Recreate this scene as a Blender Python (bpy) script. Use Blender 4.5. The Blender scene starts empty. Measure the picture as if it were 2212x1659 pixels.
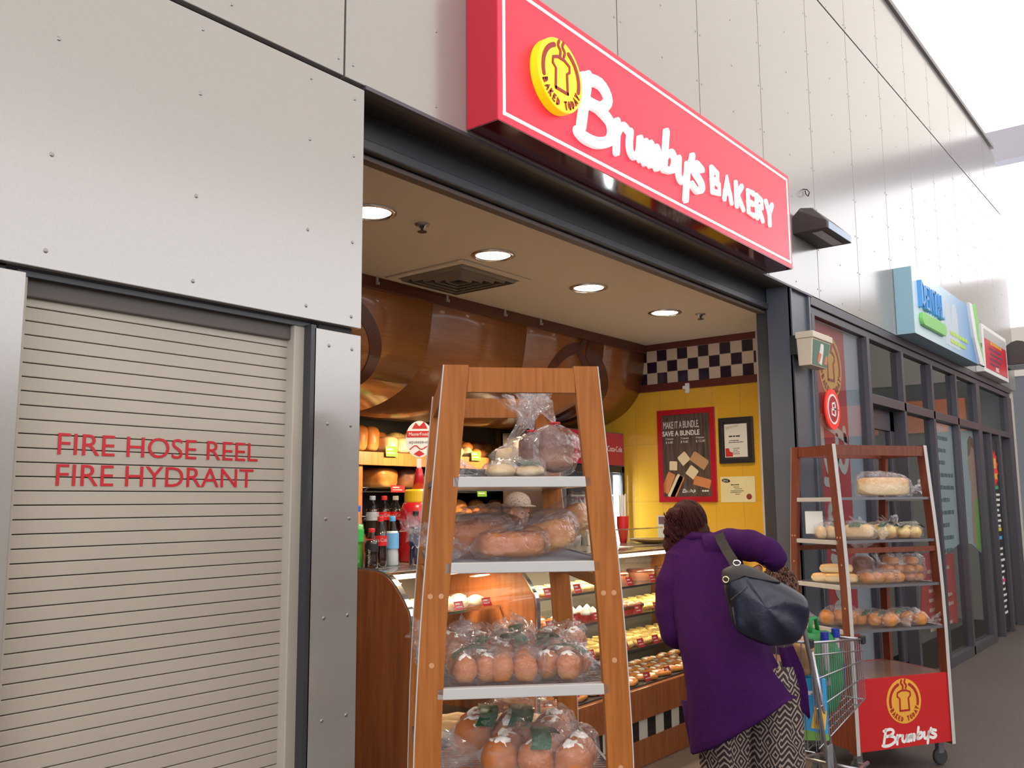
import bpy, bmesh, math, random
from mathutils import Vector, Matrix, noise
random.seed(7)
PI=math.pi
S=bpy.context.scene
# ---------------------------------------------------------------- camera
cam_d=bpy.data.cameras.new('camera'); cam=bpy.data.objects.new('camera',cam_d); S.collection.objects.link(cam)
YAW,PIT,ROL,FPX=0.896086,0.130905,-0.0076851,1950.04
fwd=Vector((math.sin(YAW)*math.cos(PIT),math.cos(YAW)*math.cos(PIT),math.sin(PIT)))
rt=Vector((math.cos(YAW),-math.sin(YAW),0)); up=rt.cross(fwd)
r2=rt*math.cos(ROL)+up*math.sin(ROL); u2=up*math.cos(ROL)-rt*math.sin(ROL)
cam.matrix_world=Matrix(((r2.x,u2.x,-fwd.x,0),(r2.y,u2.y,-fwd.y,0),(r2.z,u2.z,-fwd.z,1.58),(0,0,0,1)))
cam_d.sensor_fit='HORIZONTAL'; cam_d.sensor_width=36; cam_d.lens=36*FPX/2212; cam_d.clip_start=.05; cam_d.clip_end=300
S.camera=cam
# ---------------------------------------------------------------- sky and exposure
S.view_settings.view_transform='Standard'; S.view_settings.look='None'; S.view_settings.gamma=1
S.view_settings.use_curve_mapping=False; S.view_settings.exposure=0.0
S.cycles.transparent_max_bounces=20
W=bpy.data.worlds.new('sky'); S.world=W; W.use_nodes=True; nt=W.node_tree; nt.nodes.clear()
out=nt.nodes.new('ShaderNodeOutputWorld'); bg=nt.nodes.new('ShaderNodeBackground'); tc=nt.nodes.new('ShaderNodeTexCoord')
sp=nt.nodes.new('ShaderNodeSeparateXYZ'); nt.links.new(tc.outputs['Generated'],sp.inputs[0])
cr=nt.nodes.new('ShaderNodeValToRGB'); nt.links.new(sp.outputs['Z'],cr.inputs[0])
cr.color_ramp.elements[0].position=.10; cr.color_ramp.elements[0].color=(1.45,1.5,1.65,1)
cr.color_ramp.elements[1].position=.45; cr.color_ramp.elements[1].color=(1.0,.95,.90,1)
nt.links.new(cr.outputs[0],bg.inputs[0]); bg.inputs[1].default_value=2.3; nt.links.new(bg.outputs[0],out.inputs[0])
# ---------------------------------------------------------------- materials
MAT={}
def mat(name,col,rough=.5,metal=0.,spec=.5,coat=0.,emit=None,es=0.,noise_amt=0.,nscale=8.,bump=0.,bscale=60.,col2=None,stretch=None,trans=0.,alpha=1.):
    if name in MAT: return MAT[name]
    m=bpy.data.materials.new(name); m.use_nodes=True; n=m.node_tree.nodes; l=m.node_tree.links
    b=n['Principled BSDF']; b.inputs['Base Color'].default_value=(*col,1); b.inputs['Roughness'].default_value=rough
    b.inputs['Metallic'].default_value=metal; b.inputs['Specular IOR Level'].default_value=spec; b.inputs['Coat Weight'].default_value=coat; b.inputs['Coat Roughness'].default_value=.08
    b.inputs['Transmission Weight'].default_value=trans; b.inputs['Alpha'].default_value=alpha
    if emit: b.inputs['Emission Color'].default_value=(*emit,1); b.inputs['Emission Strength'].default_value=es
    if noise_amt or bump or col2:
        t=n.new('ShaderNodeTexCoord'); mp=n.new('ShaderNodeMapping'); l.new(t.outputs['Object'],mp.inputs[0])
        if stretch: mp.inputs['Scale'].default_value=stretch
        if noise_amt or col2:
            nz=n.new('ShaderNodeTexNoise'); nz.inputs['Scale'].default_value=nscale; nz.inputs['Detail'].default_value=6; l.new(mp.outputs[0],nz.inputs[0])
            r=n.new('ShaderNodeValToRGB'); l.new(nz.outputs[0],r.inputs[0]); r.color_ramp.elements[0].position=.35; r.color_ramp.elements[1].position=.65
            c2=col2 or tuple(min(1,c*(1+noise_amt)) for c in col); c1=col if col2 else tuple(c*(1-noise_amt) for c in col)
            r.color_ramp.elements[0].color=(*c1,1); r.color_ramp.elements[1].color=(*c2,1); l.new(r.outputs[0],b.inputs['Base Color'])
        if bump:
            nb=n.new('ShaderNodeTexNoise'); nb.inputs['Scale'].default_value=bscale; nb.inputs['Detail'].default_value=4; l.new(mp.outputs[0],nb.inputs[0])
            bp=n.new('ShaderNodeBump'); bp.inputs['Strength'].default_value=bump; bp.inputs['Distance'].default_value=.01; l.new(nb.outputs[0],bp.inputs['Height']); l.new(bp.outputs[0],b.inputs['Normal'])
    MAT[name]=m; return m
def wood(name,a,b,scale=(30,30,2.0),rough=.4,coat=.2,spec=.5):
    return mat(name,a,rough=rough,coat=coat,spec=spec,col2=b,nscale=2.2,stretch=scale,bump=.05,bscale=6)
def brick(name,c1,c2,mortar,w,h,msize,axes,off=.0,rough=.25,check=None,coat=0):
    """tiles; axes picks object coordinates for u,v"""
    m=bpy.data.materials.new(name); m.use_nodes=True; n=m.node_tree.nodes; l=m.node_tree.links; b=n['Principled BSDF']
    b.inputs['Roughness'].default_value=rough; b.inputs['Coat Weight'].default_value=coat
    t=n.new('ShaderNodeTexCoord'); s=n.new('ShaderNodeSeparateXYZ'); l.new(t.outputs['Object'],s.inputs[0]); c=n.new('ShaderNodeCombineXYZ')
    l.new(s.outputs[axes[0]],c.inputs[0]); l.new(s.outputs[axes[1]],c.inputs[1])
    bt=n.new('ShaderNodeTexBrick'); l.new(c.outputs[0],bt.inputs[0]); bt.offset=off; bt.squash=1
    bt.inputs['Scale'].default_value=1; bt.inputs['Brick Width'].default_value=w; bt.inputs['Row Height'].default_value=h; bt.inputs['Mortar Size'].default_value=msize; bt.inputs['Mortar Smooth'].default_value=0
    bt.inputs['Color1'].default_value=(*c1,1); bt.inputs['Color2'].default_value=(*c2,1); bt.inputs['Mortar'].default_value=(*mortar,1)
    if check:
        ck=n.new('ShaderNodeTexChecker'); l.new(c.outputs[0],ck.inputs[0]); ck.inputs['Scale'].default_value=1/w; ck.inputs['Color1'].default_value=(*c1,1); ck.inputs['Color2'].default_value=(*c2,1)
        l.new(ck.outputs[0],bt.inputs['Color1']); l.new(ck.outputs[0],bt.inputs['Color2'])
    l.new(bt.outputs[0],b.inputs['Base Color']); return m
def film(name='film',dif=.035):
    m=bpy.data.materials.new(name); m.use_nodes=True; n=m.node_tree.nodes; l=m.node_tree.links; n.clear()
    o=n.new('ShaderNodeOutputMaterial'); tr=n.new('ShaderNodeBsdfTransparent'); gl=n.new('ShaderNodeBsdfGlossy'); gl.inputs['Roughness'].default_value=.06; gl.inputs['Color'].default_value=(.95,.95,1,1)
    df=n.new('ShaderNodeBsdfDiffuse'); df.inputs[0].default_value=(.85,.85,.88,1)
    t=n.new('ShaderNodeTexCoord'); nb=n.new('ShaderNodeTexNoise'); nb.inputs['Scale'].default_value=26; nb.inputs['Detail'].default_value=5; nb.inputs['Distortion'].default_value=1.5; l.new(t.outputs['Object'],nb.inputs[0])
    bp=n.new('ShaderNodeBump'); bp.inputs['Strength'].default_value=1; bp.inputs['Distance'].default_value=.02; l.new(nb.outputs[0],bp.inputs['Height']); l.new(bp.outputs[0],gl.inputs['Normal'])
    lw=n.new('ShaderNodeLayerWeight'); lw.inputs[0].default_value=.35; l.new(bp.outputs[0],lw.inputs['Normal'])
    ma=n.new('ShaderNodeMath'); ma.operation='MULTIPLY_ADD'; ma.inputs[1].default_value=.40; ma.inputs[2].default_value=.03; l.new(lw.outputs['Facing'],ma.inputs[0])
    m1=n.new('ShaderNodeMixShader'); m1.inputs[0].default_value=dif; l.new(tr.outputs[0],m1.inputs[1]); l.new(df.outputs[0],m1.inputs[2])
    m2=n.new('ShaderNodeMixShader'); l.new(ma.outputs[0],m2.inputs[0]); l.new(m1.outputs[0],m2.inputs[1]); l.new(gl.outputs[0],m2.inputs[2]); l.new(m2.outputs[0],o.inputs[0]); return m
def glass(name,tint=(1,1,1),ior=1.5,rough=0.):
    m=bpy.data.materials.new(name); m.use_nodes=True; n=m.node_tree.nodes; l=m.node_tree.links; n.clear()
    o=n.new('ShaderNodeOutputMaterial'); tr=n.new('ShaderNodeBsdfTransparent'); tr.inputs[0].default_value=(*tint,1); gl=n.new('ShaderNodeBsdfGlossy'); gl.inputs['Roughness'].default_value=rough
    f=n.new('ShaderNodeFresnel'); f.inputs[0].default_value=ior; mx=n.new('ShaderNodeMixShader'); ge=n.new('ShaderNodeNewGeometry'); iv=n.new('ShaderNodeMath'); iv.operation='SUBTRACT'; iv.inputs[0].default_value=1; l.new(ge.outputs['Backfacing'],iv.inputs[1]); mu=n.new('ShaderNodeMath'); mu.operation='MULTIPLY'; l.new(f.outputs[0],mu.inputs[0]); l.new(iv.outputs[0],mu.inputs[1]); l.new(mu.outputs[0],mx.inputs[0]); l.new(tr.outputs[0],mx.inputs[1]); l.new(gl.outputs[0],mx.inputs[2]); l.new(mx.outputs[0],o.inputs[0]); return m
M=dict(
 panel=mat('panel',(.365,.345,.325),rough=.20,metal=.35,spec=.5,noise_amt=.03,nscale=300),
 seam=mat('seam',(.03,.028,.03),rough=.8),
 shut=mat('shutter_paint',(.42,.375,.31),rough=.45,noise_amt=.03,nscale=3),
 steel_dk=mat('charcoal_paint',(.034,.035,.042),rough=.4),
 steel_md=mat('grey_paint',(.085,.095,.12),rough=.35),
 frame=mat('bronze_alu',(.08,.072,.085),rough=.4,metal=.3),
 ceil=mat('ceiling_paint',(.66,.57,.44),rough=.8),
 red=mat('sign_red',(.50,.006,.03),rough=.28,coat=.3),
 redface=mat('sign_face_red',(.60,.008,.04),rough=.35,emit=(.9,.01,.06),es=.35),
 white=mat('white_gloss',(.8,.8,.78),rough=.35),
 whlet=mat('lit_white',(.9,.9,.88),rough=.3,emit=(1,.97,.94),es=.6),
 whline=mat('lit_border',(.9,.9,.88),rough=.3,emit=(1,.97,.94),es=.55),
 yellow=mat('sign_yellow',(.9,.55,.01),rough=.3,emit=(1,.72,.0),es=.5),
 amber=mat('print_amber',(.72,.36,.04),rough=.5),
 dkred=mat('print_red',(.38,.01,.015),rough=.5),
 redp=mat('panel_red',(.50,.012,.015),rough=.4),
 wr1=wood('oak_stain',(.28,.085,.014),(.37,.122,.024),spec=.25,rough=.5,coat=.0,scale=(42,42,2.6)),
 wr2=wood('mahogany_stain',(.125,.024,.009),(.18,.040,.016),rough=.5,coat=.0),
 wcanopy=wood('canopy_veneer',(.27,.085,.02),(.33,.115,.03),scale=(2,45,45),rough=.3,coat=.5),
 wcab=wood('cabinet_wood',(.36,.13,.035),(.48,.20,.06)),
 wcount=wood('counter_veneer',(.26,.075,.022),(.36,.115,.035),scale=(20,20,1.5),rough=.35,coat=.3),
 wmark=mat('dark_veneer',(.10,.024,.010),rough=.35,coat=.4),
 trimw=mat('trim_brown',(.11,.02,.012),rough=.4),
 lam=mat('laminate_white',(.47,.455,.44),rough=.4),
 chrome=mat('chrome',(.75,.75,.77),rough=.15,metal=1),
 wire=mat('zinc_wire',(.42,.42,.46),rough=.3,metal=.9),
 tray=mat('tray_steel',(.25,.25,.28),rough=.35,metal=.8),
 black=mat('black_plastic',(.015,.015,.018),rough=.4),
 rubber=mat('rubber',(.03,.03,.03),rough=.7),
 green=mat('label_green',(.10,.22,.025),rough=.5),
 leaf=mat('print_leaf',(.02,.085,.03),rough=.35),
 film=film(), glass=glass('pane',(.93,.95,.95)), glassd=glass('pane_dark',(.88,.9,.9),ior=1.45), case=glass('case_glass',(.95,.97,.96),ior=1.55),
 paper=mat('paper',(.75,.74,.68),rough=.6), cream=mat('cream_paper',(.75,.68,.38),rough=.6),
 ink=mat('ink',(.03,.03,.03),rough=.6), inkr=mat('ink_red',(.55,.02,.02),rough=.6),
 skin=mat('skin',(.52,.26,.18),rough=.5,noise_amt=.05),
 cola=mat('cola',(.02,.006,.004),rough=.1,coat=.4), pet=glass('clear_pet',(.9,.93,.95)),
)
# ---------------------------------------------------------------- mesh helper
class MB:
    def __init__(s): s.v=[]; s.f=[]
    def add(s,vs,fs):
        k=len(s.v); s.v+= [tuple(p) for p in vs]; s.f+=[tuple(i+k for i in f) for f in fs]; return s
    def box(s,x0,x1,y0,y1,z0,z1):
        return s.add([(x0,y0,z0),(x1,y0,z0),(x1,y1,z0),(x0,y1,z0),(x0,y0,z1),(x1,y0,z1),(x1,y1,z1),(x0,y1,z1)],
            [(0,3,2,1),(4,5,6,7),(0,1,5,4),(1,2,6,5),(2,3,7,6),(3,0,4,7)])
    def hexa(s,p): # 8 points: bottom 4 ccw, top 4 ccw
        return s.add(p,[(0,3,2,1),(4,5,6,7),(0,1,5,4),(1,2,6,5),(2,3,7,6),(3,0,4,7)])
    def bar(s,a,b,w,t,upv=(0,0,1)):
        a=Vector(a);b=Vector(b);d=(b-a).normalized();u=Vector(upv)
        if abs(d.dot(u))>.99:u=Vector((1,0,0))
        x=d.cross(u).normalized();y=x.cross(d)
        P=[]
        for q in (a,b):
            for i,j in((-1,-1),(1,-1),(1,1),(-1,1)): P.append(q+x*(w/2*i)+y*(t/2*j))
        return s.add(P,[(0,1,2,3),(7,6,5,4),(0,4,5,1),(1,5,6,2),(2,6,7,3),(3,7,4,0)])
    def tube(s,pts,r,seg=8,cap=True):
        pts=[Vector(p) for p in pts]; n=len(pts); rs=r if isinstance(r,(list,tuple)) else [r]*n
        prev=None; rings=[]
        for i,p in enumerate(pts):
            d=(pts[min(i+1,n-1)]-pts[max(i-1,0)])
            if d.length<1e-9:d=Vector((0,0,1))
            d.normalize()
            if prev is None:
                a=Vector((0,0,1)) if abs(d.z)<.9 else Vector((1,0,0)); x=d.cross(a).normalized()
            else: x=(prev-d*prev.dot(d)).normalized()
            prev=x; y=d.cross(x); rings.append([p+(x*math.cos(2*PI*k/seg)+y*math.sin(2*PI*k/seg))*rs[i] for k in range(seg)])
        return s.loft(rings,cap)
    def loft(s,rings,cap=True,closed=True):
        k=len(s.v); m=len(rings[0]); 
        for r in rings: s.v+=[tuple(p) for p in r]
        for i in range(len(rings)-1):
            for j in range(m if closed else m-1):
                a=k+i*m+j;b=k+i*m+(j+1)%m; s.f.append((a,b,b+m,a+m))
        if cap and closed: s.f.append(tuple(k+j for j in reversed(range(m)))); s.f.append(tuple(k+(len(rings)-1)*m+j for j in range(m)))
        return s
    def lathe(s,prof,c=(0,0,0),seg=24,cap=True):
        return s.loft([[(c[0]+r*math.cos(2*PI*k/seg),c[1]+r*math.sin(2*PI*k/seg),c[2]+z) for k in range(seg)] for r,z in prof],cap)
    def prism(s,poly,fn,d0,d1):
        n=len(poly); k=len(s.v); s.v+=[tuple(fn(u,v,d0)) for u,v in poly]+[tuple(fn(u,v,d1)) for u,v in poly]
        s.f.append(tuple(k+i for i in reversed(range(n)))); s.f.append(tuple(k+n+i for i in range(n)))
        for i in range(n): j=(i+1)%n; s.f.append((k+i,k+j,k+n+j,k+n+i))
        return s
    def stroke(s,pts,w,fn,d0,d1,smooth=True):
        pts=[Vector((p[0],p[1])) for p in pts]
        if smooth and len(pts)>2:
            q=[]; P=[pts[0]]+pts+[pts[-1]]
            for i in range(1,len(P)-2):
                for t in (0,.25,.5,.75):
                    a,b,c,d=P[i-1],P[i],P[i+1],P[i+2]
                    q.append(.5*((2*b)+(c-a)*t+(2*a-5*b+4*c-d)*t*t+(3*b-a-3*c+d)*t**3))
            q.append(pts[-1]); pts=q
        n=len(pts);L=[];R=[]
        for i in range(n):
            d=pts[min(i+1,n-1)]-pts[max(i-1,0)]; d=d.normalized() if d.length>1e-9 else Vector((1,0)); nn=Vector((-d.y,d.x))
            L.append(pts[i]+nn*w/2);R.append(pts[i]-nn*w/2)
        def capp(c,a,sgn):
            c=Vector(c); a=Vector(a)-c; o=[]
            for k in range(1,6): t=sgn*PI*k/6; o.append(c+Vector((a.x*math.cos(t)-a.y*math.sin(t),a.x*math.sin(t)+a.y*math.cos(t))))
            return o
        for i in range(n-1): s.prism([R[i],R[i+1],L[i+1],L[i]],fn,d0,d1)
        s.prism([R[-1]]+capp(pts[-1],R[-1],1)+[L[-1]],fn,d0,d1); s.prism([L[0]]+capp(pts[0],L[0],1)+[R[0]],fn,d0,d1)
        return s
    def ell(s,c,r,rot=None,seg=16,rings=10,nz=0,sq=1.,seed=0,flat=0):
        R=[]
        Mx=rot or Matrix.Identity(3)
        for i in range(rings+1):
            t=PI*i/rings; row=[]
            for k in range(seg):
                p=2*PI*k/seg; d=Vector((math.sin(t)*math.cos(p),math.sin(t)*math.sin(p),math.cos(t)))
                if sq!=1: d=Vector([math.copysign(abs(a)**sq,a) for a in d])
                q=Vector((d.x*r[0],d.y*r[1],d.z*r[2]))
                if nz: q*=1+nz*noise.noise(d*2.2+Vector((seed*3.1,seed*1.7,seed)))
                if flat and q.z<-flat*r[2]: q.z=-flat*r[2]
                row.append(Vector(c)+Mx@q)
            R.append(row)
        return s.loft(R,False)
    def text(s,txt,size,fn,d0,d1,align='LEFT',sx=1.,bold=0.):
        cu=bpy.data.curves.new('t','FONT'); cu.body=txt; cu.size=size; cu.align_x=align; cu.extrude=.5; cu.offset=bold; cu.resolution_u=4
        o=bpy.data.objects.new('t',cu); S.collection.objects.link(o); dg=bpy.context.evaluated_depsgraph_get(); me=o.evaluated_get(dg).to_mesh()
        vs=[fn(v.co.x*sx,v.co.y,d1 if v.co.z>0 else d0) for v in me.vertices]; fs=[tuple(p.vertices) for p in me.polygons]
        s.add(vs,fs); o.evaluated_get(dg).to_mesh_clear(); bpy.data.objects.remove(o); bpy.data.curves.remove(cu); return s
    def off(s,o): s.v=[(a-o[0],b-o[1],c-o[2]) for a,b,c in s.v]; return s
    def build(s,name,m,parent=None,smooth=False,bevel=0,loc=None,label=None,auto=None,sub=0):
        me=bpy.data.meshes.new(name); me.from_pydata(s.v,[],s.f); me.materials.append(m)
        bm=bmesh.new(); bm.from_mesh(me)
        if smooth: bmesh.ops.remove_doubles(bm,verts=bm.verts,dist=1e-5)
        bmesh.ops.recalc_face_normals(bm,faces=bm.faces); bm.to_mesh(me); bm.free()
        if smooth:
            for p in me.polygons: p.use_smooth=True
        o=bpy.data.objects.new(name,me); S.collection.objects.link(o)
        if parent: o.parent=parent
        if loc: o.location=loc
        if bevel:
            b=o.modifiers.new('b','BEVEL'); b.width=bevel; b.segments=2; b.limit_method='ANGLE'; b.angle_limit=.6
        if sub: d=o.modifiers.new('s','SUBSURF'); d.levels=sub; d.render_levels=sub
        if label: o['label']=label
        return o
def tag(o,label,cat,group=None,kind=None):
    o['label']=label; o['category']=cat
    if group:o['group']=group
    if kind:o['kind']=kind
    return o
def struct(o,label=None):
    o['kind']='structure'
    if label:o['label']=label
    return o
def thing(name,label,cat,loc=(0,0,0),rz=0,group=None):
    o=bpy.data.objects.new(name,None); S.collection.objects.link(o); o.location=loc; o.rotation_euler=(0,0,rz); o.empty_display_size=.1
    return tag(o,label,cat,group)
def clone(root,loc,rot=(0,0,0),sc=(1,1,1),label=None,group=None):
    r=root.copy(); S.collection.objects.link(r); r.parent=None; r.location=loc; r.rotation_euler=rot; r.scale=sc
    if label: r['label']=label
    if group: r['group']=group
    def rec(src,dst):
        for ch in list(src.children):
            if ch.get('_c'): continue
            c=ch.copy(); S.collection.objects.link(c); c.parent=dst; rec(ch,c)
    rec(root,r); return r
def box(name,m,b,parent=None,bevel=0,off=None,label=None):
    q=MB().box(*b)
    if off:q.off(off)
    return q.build(name,m,parent,bevel=bevel,label=label)
FY=2.265
fac=lambda y: (lambda u,v,d:(u,y-d,v))          # facing -y, d outward
wallx=lambda x:(lambda u,v,d:(x-d,-u,v))        # facing -x: u = -y
# shared logo ------------------------------------------------------
BR=[[(375,1060),(335,1290)],[(345,1085),(440,1050),(482,1090),(440,1150),(375,1170)],[(420,1160),(490,1180),(492,1250),(420,1310),(350,1328),(318,1320)],
 [(532,1150),(522,1290)],[(527,1210),(560,1152),(592,1155)],
 [(607,1150),(600,1225),(622,1250),(655,1215),(667,1145)],[(667,1145),(662,1240)],
 [(700,1140),(690,1240)],[(694,1190),(728,1132),(737,1145),(725,1230)],[(730,1180),(765,1128),(777,1145),(765,1222)],
 [(840,1010),(815,1200)],[(822,1140),(870,1090),(890,1120),(868,1175),(815,1200)],
 [(920,1090),(915,1168),(937,1190),(972,1150),(985,1080)],[(985,1080),(960,1265)],[(1022,1020),(1010,1060)],
 [(1088,1052),(1045,1045),(1025,1085),(1080,1120),(1082,1150),(1045,1178),(1008,1165)]]
def script_word(mb,x,z,wd,fn,d0,d1,t,slope=0.,ys=1.):
    """hand-lettered word; x,z = left end / baseline, wd = width"""
    k=wd/((1088-318)*1.51)
    for st in BR:
        P=[]
        for a,b in st:
            u=(a-318)*1.51*k; v=-(b+.157*(a-318)-1300)*k*ys; P.append((x+u,z+v+slope*u))
        mb.stroke(P,t*wd,fn,d0,d1)
    return mb
LET={'B':[[(0,0),(0,1)],[(0,1),(.45,.9),(.45,.6),(0,.52)],[(0,.52),(.55,.45),(.55,.1),(0,0)]],'A':[[(0,0),(.28,1),(.58,0)],[(.1,.35),(.48,.35)]],
 'K':[[(0,0),(0,1)],[(.5,1),(.02,.45)],[(.1,.5),(.55,0)]],'E':[[(.5,1),(0,1),(0,0),(.5,0)],[(0,.5),(.4,.5)]],'D':[[(0,0),(0,1),(.5,.75),(.5,.25),(0,0)]],
 'T':[[(0,1),(.6,1)],[(.3,1),(.3,0)]],'O':[[(.3,0),(.02,.3),(.02,.7),(.3,1),(.56,.7),(.56,.3),(.3,0)]],'Y':[[(0,1),(.28,.5)],[(.58,1),(.28,.5),(.28,0)]],
 'R':[[(0,0),(0,1)],[(0,1),(.5,.9),(.5,.6),(0,.5)],[(.15,.5),(.5,0)]]}
def logo_marks(mb,cx,cz,R,fn,d0,d1,sx=1.):
    g=lambda a,b:(cx+a*R*sx,cz+b*R)
    arc=lambda r,a0,a1,n=12:[g(r*math.cos(math.radians(a0+(a1-a0)*i/n)),r*math.sin(math.radians(a0+(a1-a0)*i/n))) for i in range(n+1)]
    mb.stroke(arc(.80,112,196),.13*R,fn,d0,d1); mb.stroke(arc(.80,64,-14),.13*R,fn,d0,d1)
    mb.stroke([g(-.08,.93),g(-.13,.8),g(-.03,.68),g(-.04,.55)],.09*R,fn,d0,d1); mb.stroke([g(.12,.95),g(.07,.82),g(.17,.7),g(.13,.57)],.09*R,fn,d0,d1)
    mb.stroke([g(-.26,-.42),g(-.24,.12),g(-.38,.22),g(-.36,.38),g(-.15,.47),g(.15,.47),g(.38,.38),g(.38,.22),g(.26,.12),g(.28,-.42)],.085*R,fn,d0,d1,smooth=False)
    mb.stroke([g(-.26,-.42),g(.28,-.42)],.085*R,fn,d0,d1)
    txt='BAKED TODAY'
    for i,ch in enumerate(txt):
        if ch==' ':continue
        a=math.radians(208+i*12.6); h=.19
        for st in LET[ch]:
            P=[]
            for x,y in st:
                uu=(x-.28)*.8*h; vv=(y-.5)*h
                # letter up points to centre
                r=.80-vv; t=uu/.8
                P.append(g(r*math.cos(a+t),r*math.sin(a+t)))
            mb.stroke(P,.05*R,fn,d0,d1,smooth=False)
    return mb
def disc(mb,cx,cz,R,fn,d0,d1,sx=1.,n=40):
    return mb.prism([(cx+R*sx*math.cos(2*PI*i/n),cz+R*math.sin(2*PI*i/n)) for i in range(n)],fn,d0,d1)
# ================================================================ setting
# floor of the mall and of the shop
M['floor']=mat('pebble_concrete',(.075,.056,.048),rough=.55,col2=(.105,.083,.072),nscale=55,bump=.15,bscale=140)
struct(box('floor',M['floor'],(-9,34,-9.4,2.9,-.1,0)))
struct(box('floor',brick('shop_tiles',(.12,.10,.09),(.14,.12,.10),(.05,.045,.04),.4,.4,.004,(0,1)),(2.0,6.5,2.9,6.6,-.1,0)))
# mall roof of translucent sheet, far beam, far building and the opposite side
rm=bpy.data.materials.new('roof_sheet'); rm.use_nodes=True; n_=rm.node_tree.nodes; l_=rm.node_tree.links; n_.clear()
o_=n_.new('ShaderNodeOutputMaterial'); a_=n_.new('ShaderNodeBsdfTranslucent'); a_.inputs[0].default_value=(.95,.91,.85,1); b_=n_.new('ShaderNodeBsdfDiffuse'); b_.inputs[0].default_value=(.9,.88,.84,1); c_=n_.new('ShaderNodeMixShader'); c_.inputs[0].default_value=.38
l_.new(a_.outputs[0],c_.inputs[1]); l_.new(b_.outputs[0],c_.inputs[2]); l_.new(c_.outputs[0],o_.inputs[0])
struct(MB().add([(-12,-8,6.7),(17.6,-8,6.7),(17.6,5,8.9),(-12,5,8.9)],[(0,1,2,3)]).build('ceiling_mall_roof',rm))
struct(MB().box(16.9,17.2,-10,8,7.35,7.9).build('trim_20',mat('beam_grey',(.27,.25,.28),rough=.6)))
e_=struct(MB().box(17,17.4,-12,1.7,3.62,5.35).box(17,17.4,1.7,8,3.62,4.45).build('wall_end',mat('beige_wall',(.46,.42,.37),rough=.7)))
MB().box(17.02,17.4,-12,8,0,3.62).build('wall_end_lower',mat('dark_fascia',(.10,.11,.12),rough=.5),e_)
fs=MB().box(16.95,17.02,-9,1.05,2.75,3.32).build('fascia_sign',mat('orange_sign',(.75,.22,.09),rough=.5)); tag(fs,'long plain orange fascia sign on far end shop, seen mirrored in glazing','sign')
e_=struct(MB().box(-12,20,-9.6,-9.2,0,3.6).build('wall_opposite',mat('beige_wall',(.42,.38,.34),rough=.7)))
# cladding: backing wall, then panels with open joints
def panels(name,rects,y=FY,t=.03,m=None):
    mb=MB()
    for x0,x1,z0,z1 in rects: mb.box(x0,x1,y,y+t,z0,z1)
    o=struct(mb.build(name,m or M['panel'],bevel=.002)); return o
g=.004; xs=[-4.2,-1.2,1.93-.002]+[3.71-.89+.0]+[3.71,4.61,5.51,6.42,7.35,8.25,9.15,10.06,10.97,11.88,12.79,13.8]
up=[]
for a,b in zip(xs[:-1],xs[1:]):
    up.append((a+g,b-g,3.03,5.485)) 
    if b<13: up.append((a+g,b-g,5.50,6.36))
wf=panels('wall_front',up)
bk=MB()
for x0,x1,z0,z1 in [(-4.2,13.40,3.035,6.33),(-4.2,2.0,2.16,3.03),(-4.2,.9,0,2.2),(1.86,2.0,0,2.16)]: bk.box(x0,x1,FY+.025,FY+.1,z0,z1)
bk.build('wall_backing',M['seam'],wf)
# upper end panels taper down past the corner
MB().prism([(12.79+g,5.5),(13.8,5.5),(13.8,6.13),(13.45,6.33),(12.79+g,6.36)],fac(FY),-.03,0).build('end_panel',M['panel'],wf)
MB().box(-4.2,13.45,FY-.03,FY+.2,6.36,6.41).build('coping',mat('coping_grey',(.2,.19,.18),rough=.5),wf)
panels('wall_front_lower',[(-4.2,2.02,2.165,3.012)])
panels('trim_1',[(-4.2,.938,.02,2.147)]); panels('trim_2',[(1.824,2.02,.02,2.141)])
sc=MB()
def screw(x,z): sc.lathe([(.0001,.004),(.0045,.003),(.0065,0)],(0,0,0),8,False); n=8*3; sc.v[-n:]=[(x+a,FY-c*.8,z+b) for a,b,c in sc.v[-n:]]
for x,zz in [(-.4,(2.97,2.77,2.46,2.21)),(.1,(2.97,2.77,2.46,2.21)),(.56,(2.97,2.21)),(.98,(2.97,2.77,2.46,2.21)),(1.387,(2.97,2.77,2.46,2.21)),(1.787,(2.97,2.76,2.456,2.206)),(1.975,(2.965,2.76,2.456,2.2)),(1.883,(2.09,1.836,1.534,1.228,.92,.6,.3)),(1.98,(2.09,1.836,1.534,1.228,.92,.6,.3)),(.84,(2.05,1.75,1.45,1.1,.8)),
  (1.90,(3.085,3.35,3.7)),(1.965,(3.085,3.35,3.7)),(1.48,(3.09,))]:
    for z in zz: screw(x,z)
for xx in xs[3:]:
    for k in range(9):
        z=3.10+.305*k
        for d in (-.03,.03): screw(xx+d,z)
        if k%1==0: screw(xx-.44,z-.02)
    for z in (5.54,5.82,6.1,6.32):
        for d in (-.03,.03):screw(xx+d,z)
sc.build('rivets',mat('rivet',(.30,.28,.27),rough=.35,metal=.8),wf)
hk=MB().tube([(6.199,FY,3.80),(6.199,FY-.03,3.79),(6.199,FY-.045,3.765),(6.21,FY-.03,3.745),(6.225,FY-.01,3.765),(6.21,FY-.01,3.79)],.004,6)
tag(hk.build('wall_hook',M['black']),'small bent black wire hook on cladding right of red sign','hook')
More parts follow.
